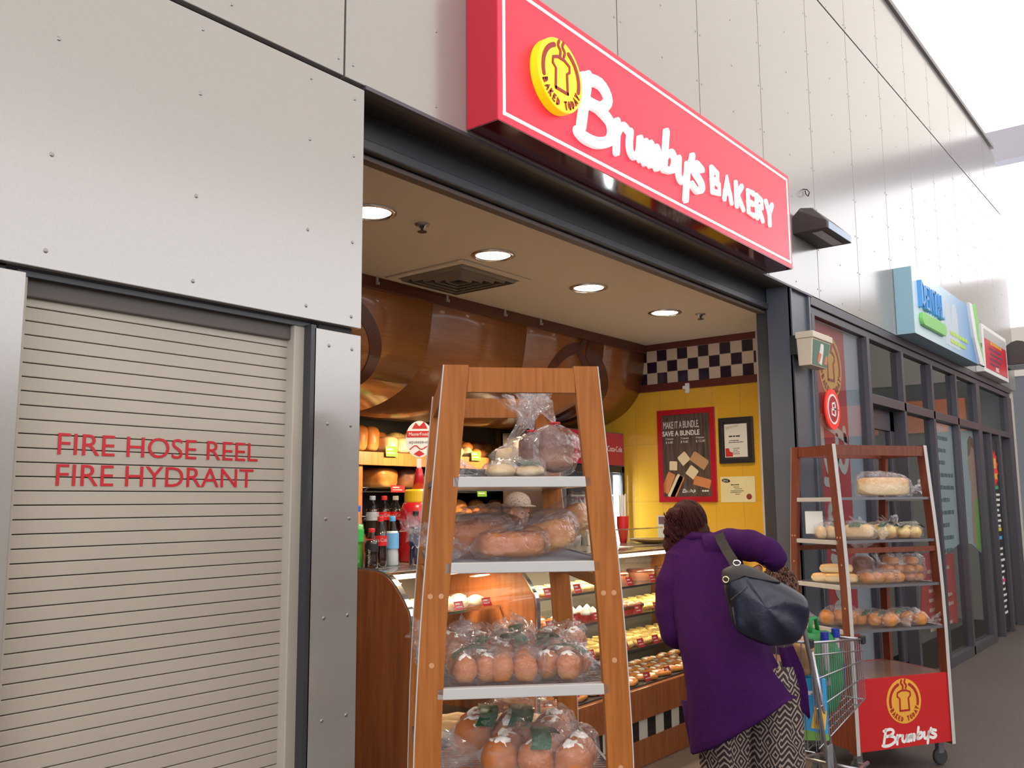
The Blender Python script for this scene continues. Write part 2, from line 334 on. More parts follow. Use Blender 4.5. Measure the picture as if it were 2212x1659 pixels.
# ---------------- hose reel cupboard shutter
sh=thing('roller_shutter','beige slatted roller shutter lettered FIRE HOSE REEL FIRE HYDRANT','shutter',(1.38,2.335,0))
q=MB(); z=.03; 
while z<2.10:
    q.box(.955,1.775,2.335,2.35,z+.0012,z+.0353-.0012); z+=.0353
q.off((1.38,2.335,0)).build('curtain',M['shut'],sh,bevel=.0015)
box('curtain_backing',M['seam'],(.955,1.775,2.348,2.36,.03,2.13),sh,off=(1.38,2.335,0))
for a,b in ((.93,.958),(1.772,1.832)):
    box('guide_rail',M['shut'],(a,b,2.30,2.36,0,2.15),sh,.003,(1.38,2.335,0))
box('hood',mat('hood_grey',(.10,.085,.075),rough=.6),(.93,1.84,2.32,2.37,2.10,2.165),sh,.004,(1.38,2.335,0))
t=MB(); F=fac(2.334)
t.text('FIRE HOSE REEL',.059,lambda u,v,d:(1.062+u,2.334-d,1.710+v),0,.001,sx=1.0); W1=max(p[0] for p in t.v)-1.062
k=.606/W1
t=MB(); t.text('FIRE HOSE REEL',.079*.75,lambda u,v,d:(1.062+u,2.334-d,1.711+v*1.35),0,.001,sx=k)
t.off((1.38,2.335,0)).build('lettering',mat('vinyl_red',(.50,.01,.02),rough=.5),sh); t=MB(); t.text('FIRE HYDRANT',.079*.75,lambda u,v,d:(1.062+u,2.334-d,1.632+v*1.35),0,.001,sx=k)
t.off((1.38,2.335,0)).build('lettering',mat('vinyl_red',(.50,.01,.02),rough=.5),sh)
# dark reveal around cupboard
rv=MB(); rv.box(1.81,1.83,FY+.0,2.45,0,2.15); rv.box(.925,.94,FY+.03,2.45,0,2.15); rv.box(.93,1.83,FY+.03,2.45,2.145,2.165); rv.box(.9,1.9,2.44,2.46,0,2.2)
struct(rv.build('trim_3',M['steel_dk']))
# ---------------- shop opening: soffit, shutter box, jambs
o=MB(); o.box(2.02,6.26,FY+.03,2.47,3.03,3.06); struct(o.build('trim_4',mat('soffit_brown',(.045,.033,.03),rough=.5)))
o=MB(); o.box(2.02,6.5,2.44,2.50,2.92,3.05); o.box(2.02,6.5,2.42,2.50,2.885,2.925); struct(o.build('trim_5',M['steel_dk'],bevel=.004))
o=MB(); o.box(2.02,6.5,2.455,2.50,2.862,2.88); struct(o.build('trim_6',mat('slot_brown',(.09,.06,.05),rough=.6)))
o=MB(); o.box(2.02,6.26,FY-.006,FY+.03,3.016,3.03); struct(o.build('trim_7',M['frame']))
struct(box('wall_left',M['panel'],(2.0,2.06,FY+.1,6.6,0,3.05)))
# column and jamb at right of opening
col=MB(); col.box(5.86,6.22,FY+.02,FY+.04,0,3.03); col.box(5.855,5.885,FY,FY+.17,0,3.03); col.box(5.855,5.87,FY-.0,FY+.02,0,3.03); col.box(6.20,6.23,FY,FY+.17,0,3.03)
cc=col.build('steel_column',M['steel_md'],bevel=.003); tag(cc,'slate grey steel channel column between bakery opening and shopfront glazing','column')
rj=MB(); rj.box(5.87,5.9,FY+.17,2.52,0,3.03); rj.box(5.9,6.42,2.50,2.53,0,3.03); rj.box(6.40,6.46,2.50,2.74,0,2.88); struct(rj.build('trim_8',M['steel_dk'],bevel=.003))
j=MB(); j.box(6.43,6.50,2.735,2.775,0,2.885); struct(j.build('trim_9',mat('jamb_white',(.55,.53,.55),rough=.35),bevel=.004))
# ---------------- shop room
struct(box('ceiling',M['ceil'],(2.0,6.6,2.50,6.6,2.87,2.92)))
WX=6.5
cz0=2.539; s_=.0935
yt=brick('yellow_tiles',(.72,.41,.035),(.75,.43,.04),(.55,.34,.06),.232,.466,.0022,(1,2),rough=.16,coat=.3)
# tile grid aligned through object origin
w=MB().box(WX,WX+.1,2.70,6.6,0,2.478).off((WX,3.88,1.581)).build('wall_right',yt,loc=(WX,3.88,1.581)); struct(w)
ck=brick('checker_tiles',(.62,.50,.38),(.022,.012,.03),(.45,.38,.3),s_,s_,.0022,(1,2),check=True,rough=.2,coat=.3)
w=MB().box(WX-.002,WX+.1,2.72,4.3,2.539,2.82).off((WX,3.759,2.5385)).build('wall_right_frieze',ck,loc=(WX,3.759,2.5385)); struct(w)
struct(box('trim_10',M['trimw'],(WX-.018,WX+.05,2.74,4.3,2.478,2.539),bevel=.003)); struct(box('trim_11',M['trimw'],(WX-.018,WX+.05,2.74,3.80,2.818,2.875),bevel=.003))
struct(box('wall_back',mat('back_wall_paint',(.50,.42,.33),rough=.8),(2.0,6.6,6.5,6.6,0,2.9)))
struct(box('wall_partition',mat('back_wall_paint',(.50,.42,.33),rough=.8),(5.42,6.5,5.4,5.46,0,2.9))); struct(box('wall_partition_dark',M['black'],(2.06,5.42,5.4,5.46,0,2.9)))
# ---------------- wooden canopy (curved bulkhead)
PR=[(3.79,2.83),(3.80,2.70),(3.835,2.52),(3.90,2.41),(4.02,2.31),(4.2,2.235),(4.4,2.195),(4.6,2.185),(4.8,2.205)]
def cprof(off=0.):
    q=[Vector(p) for p in PR]; o=[]
    for i in range(len(q)):
        d=q[min(i+1,len(q)-1)]-q[max(i-1,0)]; n=Vector((-d.y,d.x)).normalized()
        o.append(q[i]-n*off if False else q[i]+Vector((d.y,-d.x)).normalized()*off)
    return o
from bisect import bisect
def smoothp(P,k=6):
    r=[];Q=[P[0]]+list(P)+[P[-1]]
    for i in range(1,len(Q)-2):
        a,b,c,d=[Vector(x) for x in Q[i-1:i+3]]
        for s in range(k):
            t=s/k; r.append(.5*((2*b)+(c-a)*t+(2*a-5*b+4*c-d)*t*t+(3*b-a-3*c+d)*t**3))
    r.append(Vector(P[-1])); return r
PS=smoothp(PR)
cl=[0]
for a,b in zip(PS[:-1],PS[1:]): cl.append(cl[-1]+(b-a).length)
def onprof(s,off=0.):
    i=min(max(bisect(cl,s)-1,0),len(PS)-2); t=(s-cl[i])/(cl[i+1]-cl[i]); p=PS[i].lerp(PS[i+1],t); d=(PS[i+1]-PS[i]).normalized(); n=Vector((d.y,-d.x))
    return p+n*off
can=thing('canopy_bulkhead','curved honey veneer bulkhead with dark bread-logo inlays over back counter','canopy',(4.25,3.79,2.2)); OC=(4.25,3.79,2.2)
sgn=1 if onprof(.3,.1).x<onprof(.3).x else -1
seams=[2.07,2.97,3.95,4.90,5.88,6.5]
for a,b in zip(seams[:-1],seams[1:]):
    mb=MB(); R=[]
    for xx in (a+.003,b-.003):
        R.append([(xx,p.x,p.y) for p in PS]+[(xx,p.x+.0,p.y) for p in []])
    mb.loft(R,False,False)
    pb=mb.off(OC).build('veneer_panel',M['wcanopy'],can,smooth=True); sl=pb.modifiers.new('t','SOLIDIFY'); sl.thickness=.02; sl.offset=0
def onc(u,v,d): # u = x, v = height measured down along the profile
    p=onprof(max(0,min(cl[-1]-.001,v)),sgn*(d+.011)); return (u,p.x,p.y)
def dens(P,n=6):
    r=[]
    for a,b in zip(P[:-1],P[1:]):
        for i in range(n): t=i/n; r.append((a[0]+(b[0]-a[0])*t,a[1]+(b[1]-a[1])*t))
    r.append(P[-1]); return r
def arcp(cx,cy,rx,ry,a0,a1,n=14): return [(cx+rx*math.cos(math.radians(a0+(a1-a0)*i/n)),cy-ry*math.sin(math.radians(a0+(a1-a0)*i/n))) for i in range(n+1)]
for cx in (3.15,5.58):
    mk=MB()
    mk.stroke(arcp(cx,.52,.42,.42,100,262),.085,onc,0,.004); mk.stroke(arcp(cx,.52,.42,.42,70,-70),.085,onc,0,.004)
    mk.stroke([(cx+.02,.05),(cx-.03,.13),(cx+.05,.2),(cx+.02,.29)],.055,onc,0,.004); mk.stroke([(cx+.13,.04),(cx+.08,.13),(cx+.16,.21),(cx+.12,.3)],.055,onc,0,.004)
    mk.stroke(dens([(cx-.14,.72),(cx-.13,.5),(cx-.2,.42),(cx-.17,.34),(cx,.31),(cx+.2,.34),(cx+.22,.43),(cx+.15,.5),(cx+.16,.72),(cx-.14,.72)],3),.05,onc,0,.004,smooth=False)
    mk.off(OC).build('logo_inlay',M['wmark'],can,label='dark veneer bread logo inlay')
box('cornice',M['wmark'],(2.06,6.5,3.755,3.80,2.80,2.87),can,.004,OC)
box('back_panel',M['black'],(2.06,6.5,4.78,4.86,2.19,2.87),can,0,OC)
for i,x in enumerate((3.46,4.05,4.62,5.02)):
    h=MB(); h.box(x-.006,x+.006,3.745,3.756,2.825,2.865); h.tube([(x,3.75,2.83),(x,3.735,2.822),(x,3.732,2.835)],.004,6)
    tag(h.build('ceiling_hook',M['lam']),['white plastic hook at left end of dark cornice','white plastic hook on cornice left of the air vent','white plastic hook on cornice just right of vent','rightmost white plastic hook on the cornice'][i],'hook','hooks along the cornice')
h=MB(); h.box(WX-.034,WX-.018,3.365,3.40,2.44,2.52); h.box(WX-.03,WX-.018,3.40,3.425,2.475,2.50)
tag(h.build('door_sensor',M['white'],bevel=.003),'small white sensor clip on brown rail under checkered tiles','sensor')
# ---------------- ceiling fittings
DL=[(2.646,2.918,'leftmost lit ceiling downlight, half hidden by the cladding'),(3.54,2.953,'lit round downlight just right of the square air vent'),(4.468,2.973,'lit round downlight in middle of ceiling row'),(5.416,2.982,'lit round downlight nearest the checkered tile wall')]
for x,y,lb in DL:
    t=thing('downlight',lb,'ceiling light',(x,y,2.87),0,'downlights in the bakery ceiling')
    MB().lathe([(.115,0),(.118,-.004),(.10,-.010),(.092,-.004),(.088,.03)],seg=36,cap=False).build('trim_ring',M['chrome'],t,smooth=True)
    MB().lathe([(.0001,-.006),(.05,-.006),(.088,-.003)],seg=32,cap=False).build('lamp_glass',mat('lamp_on',(1,1,1),emit=(1,.86,.68),es=9),t,smooth=True)
    l=bpy.data.lights.new('downlight_beam','SPOT'); l.energy=72; l.color=(1,.78,.52); l.spot_size=2.5; l.spot_blend=.9; l.shadow_soft_size=.08
    lo=bpy.data.objects.new('downlight_beam',l); S.collection.objects.link(lo); lo.parent=t; lo.location=(0,0,-.03)
for x,y,lb in [(2.92,2.864,'dark sprinkler head in ceiling left of air vent'),(5.619,2.816,'small sprinkler head in ceiling beside rightmost downlight')]:
    t=thing('sprinkler',lb,'sprinkler',(x,y,2.87),0,'ceiling sprinklers')
    MB().lathe([(.035,0),(.033,-.006),(.018,-.01),(.012,-.02)],seg=20).build('rosette',M['wire'],t,smooth=True)
    MB().lathe([(.006,-.01),(.006,-.035),(.022,-.036),(.022,-.039)],seg=14).build('deflector',M['black'],t)
t=thing('air_vent','square beige air diffuser with dark louvres in bakery ceiling','air vent',(3.79,3.42,2.87),0)
q=MB(); 
for a,b in ((.30,.255),): 
    q.box(-a,a,-a,-b,-.012,0); q.box(-a,a,b,a,-.012,0); q.box(-a,-b,-b,b,-.012,0); q.box(b,a,-b,b,-.012,0)
q.build('frame',M['ceil'],t,bevel=.004)
box('throat',M['seam'],(-.255,.255,-.255,.255,-.004,-.001),t)
for k in range(5):
    r=.24-k*.045; q=MB(); 
    for (ax,ay,bx,by) in ((-r,-r,r,-r),(r,-r,r,r),(r,r,-r,r),(-r,r,-r,-r)):
        nx,ny=(0,-1) if ay==by and ay<0 else (0,1) if ay==by else (1,0) if ax>0 else (-1,0)
        a=(ax,ay);b=(bx,by); w=.010
        q.add([(ax,ay,-.004),(bx,by,-.004),(bx-nx*w- (w if bx>0 else -w)*(abs(ny)),by-ny*w-(w if by>0 else -w)*abs(nx),-.026),(ax-nx*w-(w if ax>0 else -w)*abs(ny),ay-ny*w-(w if ay>0 else -w)*abs(nx),-.026)],[(0,1,2,3)])
    ob=q.build('louvre',mat('louvre_paint',(.30,.25,.18),rough=.6),t); sl=ob.modifiers.new('t','SOLIDIFY'); sl.thickness=.003
for i,(x,y) in enumerate([(4.60,4.36),(5.58,4.36),(3.62,4.36)]):
    t=thing('spotlight',['small chrome spotlight under canopy beside near bread rack','small chrome spotlight under canopy right half, above rolls','chrome spotlight under canopy at left end'][i],'spotlight',(x,y,2.165),0,'spotlights under the canopy')
    MB().tube([(0,0,.012),(0,0,-.02)],.012,8).build('stem',M['chrome'],t)
    MB().lathe([(.02,-.005),(.045,-.02),(.05,-.075)],seg=20,cap=False).build('shade',M['chrome'],t,smooth=True)
    MB().lathe([(.0001,-.055),(.044,-.058)],seg=16,cap=False).build('bulb',mat('lamp_on2',(1,1,1),emit=(1,.85,.62),es=30),t)
    l=bpy.data.lights.new('spot_beam','SPOT'); l.energy=46; l.color=(1,.70,.36); l.spot_size=2.4; l.spot_blend=.7; l.shadow_soft_size=.04
    lo=bpy.data.objects.new('spot_beam',l); S.collection.objects.link(lo); lo.parent=t; lo.location=(0,0,-.085); lo.rotation_euler=(.75,0,0)
# ================================================================ big red sign
SX0,SX1,SZ0,SZ1,SY=2.554,5.495,3.043,3.655,2.10
sg=thing('shop_sign','long red lightbox sign with white raised lettering and yellow disc above the opening','sign',(4.02,FY,3.04)); OS=(4.02,FY,3.04)
box('cabinet',M['red'],(SX0,SX1,SY+.004,FY-.002,SZ0,SZ1),sg,.002,OS)
box('underside',mat('sign_under',(.09,.003,.008),rough=.06,coat=1.),(SX0+.002,SX1-.002,SY+.002,FY-.002,SZ0-.003,SZ0),sg,0,OS)  # darker red than the cabinet: reflection of the dim interior put into the colour
box('face',M['redface'],(SX0,SX1,SY,SY+.006,SZ0,SZ1),sg,.001,OS)
q=MB(); b=.028; w=.014
for x0,x1,z0,z1 in ((SX0+b,SX1-b,SZ0+b,SZ0+b+w),(SX0+b,SX1-b,SZ1-b-w,SZ1-b),(SX0+b,SX0+b+w,SZ0+b,SZ1-b),(SX1-b-w,SX1-b,SZ0+b,SZ1-b)): q.box(x0,x1,SY-.003,SY,z0,z1)
q.off(OS).build('border',M['whline'],sg)
D=disc(MB(),2.912,3.342,.158,fac(SY),0,.045).off(OS).build('logo_disc',M['yellow'],sg,bevel=.004,label='yellow raised disc')
m=logo_marks(MB(),2.912,3.342,.158,fac(SY-.045),0,.003).off(OS).build('logo_marks',M['dkred'],D)
# word: separate strokes per letter
BI=[[0,1,2],[3,4],[5,6],[7,8,9],[10,11],[12,13],[14],[15]]
KX=(4.235-3.075)/((1088-318)*1.51)
for idx in BI:
    q=MB()
    for i in idx:
        P=[]
        for a,bb in BR[i]:
            u=(a-318)*1.51*KX; v=-(bb+.157*(a-318)-1300)
            P.append((3.075+u,3.185+v*KX*1.0*1.12))
        q.stroke(P,.05 if i<3 else .034,fac(SY),.002,.024)
    q.off(OS).build('letter',M['whlet'],sg,bevel=.003)
BX=[4.365,4.51,4.67,4.83,4.95,5.09]
for i,ch in enumerate('BAKERY'):
    q=MB()
    for st in LET[ch]: q.stroke([(BX[i]+x*.125*1.25,3.243+y*.135) for x,y in st],  .034,fac(SY),.002,.016,smooth=False)
    q.off(OS).build('letter',M['whlet'],sg,bevel=.003)
# ================================================================ wall lamp (black wedge)
def wedge_lamp(x0,x1,z,lb,dep=.40,cy=False):
    t=thing('wall_lamp',lb,'wall light',((x0+x1)/2,FY,z)); O=((x0+x1)/2,FY,z)
    P=[(FY,z-.02),(FY-dep,z-.02),(FY-dep,z+.035),(FY-dep*.55,z+.15),(FY-.05,z+.165),(FY,z+.12)]
    q=MB()
    rings=[]
    for xx,ins in ((x0,.05),(x0+.03,0),(x1-.03,0),(x1,.03)):
        rings.append([(xx,p[0]+(ins if p[1]>z+.1 and p[0]<FY-.05 else 0),p[1]-(ins*.6 if p[1]>z+.1 else 0)) for p in P])
    q.loft(rings); q.off(O).build('housing',mat('bronze_housing',(.045,.032,.03),rough=.45),t,bevel=.005)
    box('lens',mat('lens_off',(.35,.33,.33),rough=.15,coat=.5),(x0+.05,x1-.05,FY-dep+.05,FY-.12,z-.027,z-.02),t,.003,O)
    q=MB(); q.box(x0+.02,x1-.02,FY-dep-.006,FY-dep,z-.02,z+.03); q.off(O).build('front_rail',mat('rail_lit_tone',(.25,.33,.45),rough=.3),t)  # pale tone puts the light falling on this front edge into the colour
wedge_lamp(5.955,6.45,3.43,'black wedge shaped wall lamp at right end of red sign',.24)
# ================================================================ second shopfront glazing
def fr(name,b,m=None): return struct(box(name,m or M['frame'],b,bevel=.003))
def zig(n): return n
fr('trim_12',(6.24,13.4,FY+.0,FY+.09,2.96,3.025)); fr('trim_13',(6.24,13.4,FY+.015,FY+.09,2.90,2.955))
mul=[(6.24,6.30),(7.455,7.52),(8.42,8.48),(9.41,9.47),(10.38,10.44),(11.36,11.52),(13.16,13.4)]
for i,(a,b) in enumerate(mul):
    fr('trim_%d'%(30+i),(a,b,FY,FY+.10,0,2.9))
fr('trim_14',(7.52,11.36,FY,FY+.10,2.36,2.44)); fr('trim_15',(11.52,13.16,FY,FY+.10,2.36,2.43)); fr('trim_16',(9.47,11.36,FY,FY+.1,0,.09)); fr('trim_17',(6.30,7.455,FY,FY+.1,0,.12))
fr('trim_18',(11.95,12.0,FY,FY+.1,0,2.36)); fr('trim_19',(12.45,12.55,FY,FY+.1,0,2.36))
def pane(n,x0,x1,z0,z1,y=FY+.05,m=None): return struct(box('window_%d'%n,m or M['glassd'],(x0,x1,y,y+.008,z0,z1)))
pane(1,6.30,7.455,.12,2.9,FY+.04)
for i,(a,b) in enumerate([(7.52,8.42),(8.48,9.41),(9.47,10.38),(10.44,11.36)]): pane(2+i,a,b,2.44,2.9)
pane(6,8.48,9.41,0.0,2.36); pane(7,9.47,10.38,.09,2.36); pane(8,10.44,11.36,.09,2.36); pane(9,11.52,13.16,2.43,2.9); pane(10,11.52,11.95,0,2.36); pane(11,12.0,12.45,0,2.36); pane(12,12.55,13.16,0,2.36,FY+.09)
# recessed door
d=thing('shop_door','dark framed glass door with overhead closer between glazed bays of next shop','door',(7.97,FY+.12,0)); OD=(7.97,FY+.12,0)
q=MB(); q.box(7.52,7.60,FY+.10,FY+.15,0,2.36); q.box(8.30,8.42,FY+.10,FY+.15,0,2.36); q.box(7.52,8.42,FY+.10,FY+.15,2.18,2.36); q.box(7.52,8.42,FY+.10,FY+.15,0,.2); q.off(OD).build('door_frame',M['frame'],d,bevel=.003)
box('glass',M['glassd'],(7.60,8.30,FY+.12,FY+.128,.2,2.18),d,0,OD)
MB().tube([(7.68,FY+.10,.9),(7.68,FY+.05,.92),(7.68,FY+.05,1.25),(7.68,FY+.10,1.27)],.012,8).off(OD).build('handle',M['chrome'],d,smooth=True)
# room behind the glazing
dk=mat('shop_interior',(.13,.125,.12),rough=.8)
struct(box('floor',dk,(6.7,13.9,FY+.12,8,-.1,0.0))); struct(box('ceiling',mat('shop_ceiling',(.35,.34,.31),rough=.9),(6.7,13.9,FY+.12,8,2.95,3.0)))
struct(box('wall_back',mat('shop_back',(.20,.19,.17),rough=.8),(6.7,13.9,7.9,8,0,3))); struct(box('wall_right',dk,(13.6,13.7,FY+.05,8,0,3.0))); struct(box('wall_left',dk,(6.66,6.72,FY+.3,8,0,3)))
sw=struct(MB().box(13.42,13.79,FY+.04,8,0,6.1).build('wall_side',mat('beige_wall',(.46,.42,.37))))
for i,(x,y,lb) in enumerate([(10.0,3.6,'lit ceiling panel inside next shop nearest the door'),(11.2,4.6,'lit ceiling panel deep inside next shop'),(9.2,5.2,'farther lit ceiling panel seen through glass door')]):
    t=thing('ceiling_light',lb,'ceiling light',(x,y,2.93),0,'lights inside the next shop')
    MB().box(-.3,.3,-.15,.15,-.02,0.01).build('frame',M['white'],t); MB().box(-.28,.28,-.13,.13,-.026,-.02).build('diffuser',mat('panel_on',(1,1,1),emit=(1,.97,.9),es=5),t)
    l=bpy.data.lights.new('panel_glow','AREA'); l.energy=10; l.size=.5; l.color=(1,.95,.85); lo=bpy.data.objects.new('panel_glow',l); S.collection.objects.link(lo); lo.parent=t; lo.location=(0,0,-.04)
# red banner behind glass
YB=FY+.085
bn=thing('window_banner','tall faded red window banner with amber bread logo and pale script','banner',(6.78,YB,.12)); OB=(6.78,YB,.12)
box('sheet',mat('banner_red',(.42,.02,.03),rough=.5),(6.30,7.14,YB,YB+.01,.12,2.9),bn,0,OB)
box('pale_strip',mat('banner_grey',(.32,.35,.42),rough=.5),(7.14,7.455,YB,YB+.01,.12,2.9),bn,0,OB)
Fb=fac(YB)
D_=disc(MB(),6.80,2.585,.245,Fb,0,.004).off(OB).build('logo_disc',M['amber'],bn); logo_marks(MB(),6.80,2.585,.245,fac(YB-.004),0,.003).off(OB).build('logo_marks',M['dkred'],D_)
q=MB(); 
# vertical script: rotated word running down the banner
k=1.75/1163
for st in BR:
    P=[]
    for a,bb in st:
        u=(a-318)*1.51*k; v=-(bb+.157*(a-318)-1300)*k*1.3; P.append((6.62+v,2.18-u))
    q.stroke(P,.07,Fb,0,.004)
q.off(OB).build('script',M['lam'],bn)
# reflection of an opposite round sign, modelled as discs and a reversed letter
t=thing('sign_reflection','modelled reflection of an opposite round red sign with white ring and reversed B at banner glass','sign',(6.64,FY+.03,2.24)); O=(6.64,FY+.03,2.24)
disc(MB(),6.64,2.245,.15,fac(FY+.035),0,.012).off(O).build('disc',mat('bright_red',(.75,.03,.02),rough=.4,emit=(1,.05,.03),es=.25),t)
q=MB(); q.stroke([(6.64+.105*math.cos(2*PI*i/30),2.245+.105*math.sin(2*PI*i/30)) for i in range(31)],.014,fac(FY+.023),0,.004); 
q.off(O).build('ring',M['white'],t)
disc(MB(),6.64,2.245,.095,fac(FY+.023),0,.003).off(O).build('inner_disc',M['dkred'],t)
q=MB()
for st in LET['B']: q.stroke([(6.675-x*.13,2.195+y*.10) for x,y in st],.014,fac(FY+.02),0,.004,smooth=False)
q.off(O).build('letter',M['white'],t)
# text poster, portrait poster, red poster
def lines(mb,x,z,wd,rows,dz,h,fn,d,rnd):
    R=random.Random(rnd)
    for i in range(rows):
        u=x+R.uniform(0,.1)*wd; e=u+wd*R.uniform(.55,.95)
        while u<e:
            w=R.uniform(.3,1.1)*h*3; mb.prism([(u,z-i*dz),(min(u+w,e),z-i*dz),(min(u+w,e),z-i*dz+h*R.uniform(.75,1)),(u,z-i*dz+h*.9)],fn,0,d); u+=w+h*.5
    return mb
YP=FY+.07
t=thing('window_poster','pale blue window poster listing lines of services text','poster',(9.92,YP,.1)); O=(9.92,YP,.1)
MB().prism([(9.48,.95),(9.7,1.03),(10.37,1.12),(10.37,2.355),(9.48,2.355)],fac(YP),-.005,0).off(O).build('sheet',mat('poster_pale',(.42,.50,.52),rough=.5),t)
lines(MB(),9.52,2.18,.8,10,.125,.045,fac(YP),.002,3).off(O).build('text_lines',mat('text_slate',(.10,.14,.16)),t)
t=thing('window_poster','window poster of smiling woman in lime green top on pale blue','poster',(10.9,YP,.1)); O=(10.9,YP,.1)
MB().prism([(10.45,1.12),(10.9,1.10),(11.35,.98),(11.35,2.355),(10.45,2.355)],fac(YP),-.005,0).off(O).build('sheet',mat('poster_pale',(.42,.50,.52)),t)
MB().prism([(11.0,1.09),(11.02,1.35),(11.06,1.6),(11.1,1.75),(11.02,1.9),(11.03,2.1),(11.08,2.22),(11.2,2.26),(11.33,2.2),(11.35,2.0),(11.35,1.05)],fac(YP),0,.002).off(O).build('figure',mat('print_skin',(.50,.30,.22)),t)
MB().prism([(11.13,1.05),(11.16,1.35),(11.22,1.55),(11.35,1.62),(11.35,1.0)],fac(YP),.002,.004).off(O).build('green_top',mat('print_lime',(.22,.50,.06)),t)
MB().prism([(11.03,2.05),(11.05,2.22),(11.16,2.29),(11.3,2.27),(11.35,2.15),(11.2,2.17),(11.12,2.08)],fac(YP),.002,.004).off(O).build('hair',mat('print_hair',(.20,.09,.03)),t)
YR=FY+.13
t=thing('window_poster','red reversed lettered price poster low inside next shop window','poster',(9.6,YR,.3)); O=(9.6,YR,.3)
xr0,xr1=8.95,10.35
MB().prism([(xr0,.42),(xr1,.32),(xr1,1.02),(xr0+.28,1.08)],fac(YR),-.01,0).off(O).build('sheet',mat('poster_red',(.55,.06,.05)),t)
lines(MB(),xr0+.28,.88,1.0,7,.09,.035,fac(YR),.003,5).off(O).build('text_lines',mat('text_pink',(.75,.5,.42)),t)
YT=FY+.035
t=thing('price_board','tall black price list panel with red starburst beside far doorway','sign',(12.2,YT,.05)); O=(12.2,YT,.05)
MB().box(12.0,12.45,YT,YT+.008,.05,2.30).off(O).build('sheet',M['black'],t)
q=MB(); q.prism([(12.22+(.19 if i%2 else .12)*math.cos(2*PI*i/24),1.95+(.23 if i%2 else .16)*math.sin(2*PI*i/24)) for i in range(24)],fac(YT),0,.002); q.off(O).build('starburst',mat('star_red',(.8,.03,.02)),t)
q=MB(); q.box(12.14,12.29,YT-.004,YT-.002,1.95,2.07); q.box(12.12,12.32,YT-.004,YT-.002,1.82,1.89); q.off(O).build('star_text',M['amber'],t)
q=MB(); lines(q,12.08,1.62,.33,7,.062,.03,fac(YT),.002,8); lines(q,12.08,.98,.33,12,.068,.03,fac(YT),.002,9); q.off(O).build('text_lines',M['paper'],t)
for z,m_,nm in ((1.7,mat('hl_green',(.03,.35,.15)),'heading'),(1.2,mat('hl_yellow',(.6,.5,.03)),'heading'),(1.1,mat('hl_blue',(.05,.35,.7)),'heading'),(.60,mat('hl_pink',(.7,.05,.2)),'heading')):
    MB().box(12.1,12.33,YT-.002,YT,z,z+.04).off(O).build(nm,m_,t)
q=MB(); q.tube([(11.9,4.3,0),(11.9,4.3,.45)],.02,8); tag(MB().box(9.0,9.7,4.2,4.8,.0,.75).build('display_desk',mat('desk_white',(.4,.4,.38))),'pale desk inside the next shop behind the glass door','desk')
# ================================================================ blue projecting sign
X0,X1,Z0,Z1,Y1=8.318,10.85,3.035,3.64,2.107; OS=(9.5,FY,3.03)
t=thing('dental_sign','pale blue box sign with raised blue letters and green pill shape','sign',OS)
pb=mat('sign_pale_blue',(.30,.50,.60),rough=.35)
box('cabinet',pb,(X0,X1,Y1+.004,FY-.002,Z0,Z1),t,.002,OS)
fm=bpy.data.materials.new('sign_blue_fade'); fm.use_nodes=True; n_=fm.node_tree.nodes; l_=fm.node_tree.links
tc_=n_.new('ShaderNodeTexCoord'); sx_=n_.new('ShaderNodeSeparateXYZ'); rr=n_.new('ShaderNodeValToRGB'); l_.new(tc_.outputs['Generated'],sx_.inputs[0]); l_.new(sx_.outputs[0],rr.inputs[0]); l_.new(rr.outputs[0],n_['Principled BSDF'].inputs['Base Color'])
rr.color_ramp.elements[0].color=(.62,.78,.84,1); rr.color_ramp.elements[1].color=(.04,.25,.62,1); rr.color_ramp.elements[0].position=.25; n_['Principled BSDF'].inputs['Roughness'].default_value=.3
box('face',fm,(X0,X1,Y1,Y1+.005,Z0,Z1),t,0,OS)
for i,(h0,h1) in enumerate([(3.30,3.53),(3.30,3.50),(3.30,3.50),(3.30,3.50),(3.30,3.50),(3.30,3.50)]):
    x=8.48+i*.135; q=MB()
    ch='DENTAL'[i]
    if ch in LET: 
        for st in LET[ch]: q.stroke([(x+a*.17,h0+b*(h1-h0)) for a,b in st],.03,fac(Y1),.0,.04,smooth=False)
    else:
        pts=[[(0,0),(0,1),(.5,0),(.5,1)]] if ch=='N' else [[(0,1),(0,0),(.5,0)]]
        for st in pts: q.stroke([(x+a*.17,h0+b*(h1-h0)) for a,b in st],.03,fac(Y1),.0,.04,smooth=False)
    q.off(OS).build('letter',mat('letter_blue',(.10,.35,.75),rough=.3),t)
q=MB(); q.stroke([(8.52,3.19),(9.25,3.19)],.12,fac(Y1),0,.035); q.off(OS).build('pill',mat('pill_green',(.22,.60,.15),rough=.35),t,bevel=.005)
q=MB(); q.prism([(9.38,3.08),(9.42,3.4),(9.5,3.55),(9.62,3.5),(9.66,3.3),(9.72,3.52),(9.85,3.55),(9.93,3.45),(9.96,3.08)],fac(Y1),0,.002); q.off(OS).build('printed_figures',mat('print_pale',(.52,.60,.68)),t)
q=MB(); lines(q,9.5,3.20,.8,2,.08,.045,fac(Y1),.005,2); q.off(OS).build('text_lines',mat('text_lime',(.45,.65,.12)),t)
q=MB(); q.prism([(10.40,3.66),(10.52,3.66),(10.60,3.5),(10.66,3.3),(10.95,3.03),(10.72,3.03),(10.52,3.3),(10.44,3.5)],fac(Y1),0,.03); q.off(OS).build('white_swoosh',M['white'],t)
q=MB(); q.prism([(10.52,3.66),(10.72,3.70),(10.82,3.55),(10.78,3.35),(10.98,3.03),(10.9,3.03),(10.66,3.3),(10.60,3.5)],fac(Y1),.0,.025); q.off(OS).build('green_swoosh',mat('pill_green',(.22,.6,.15)),t)
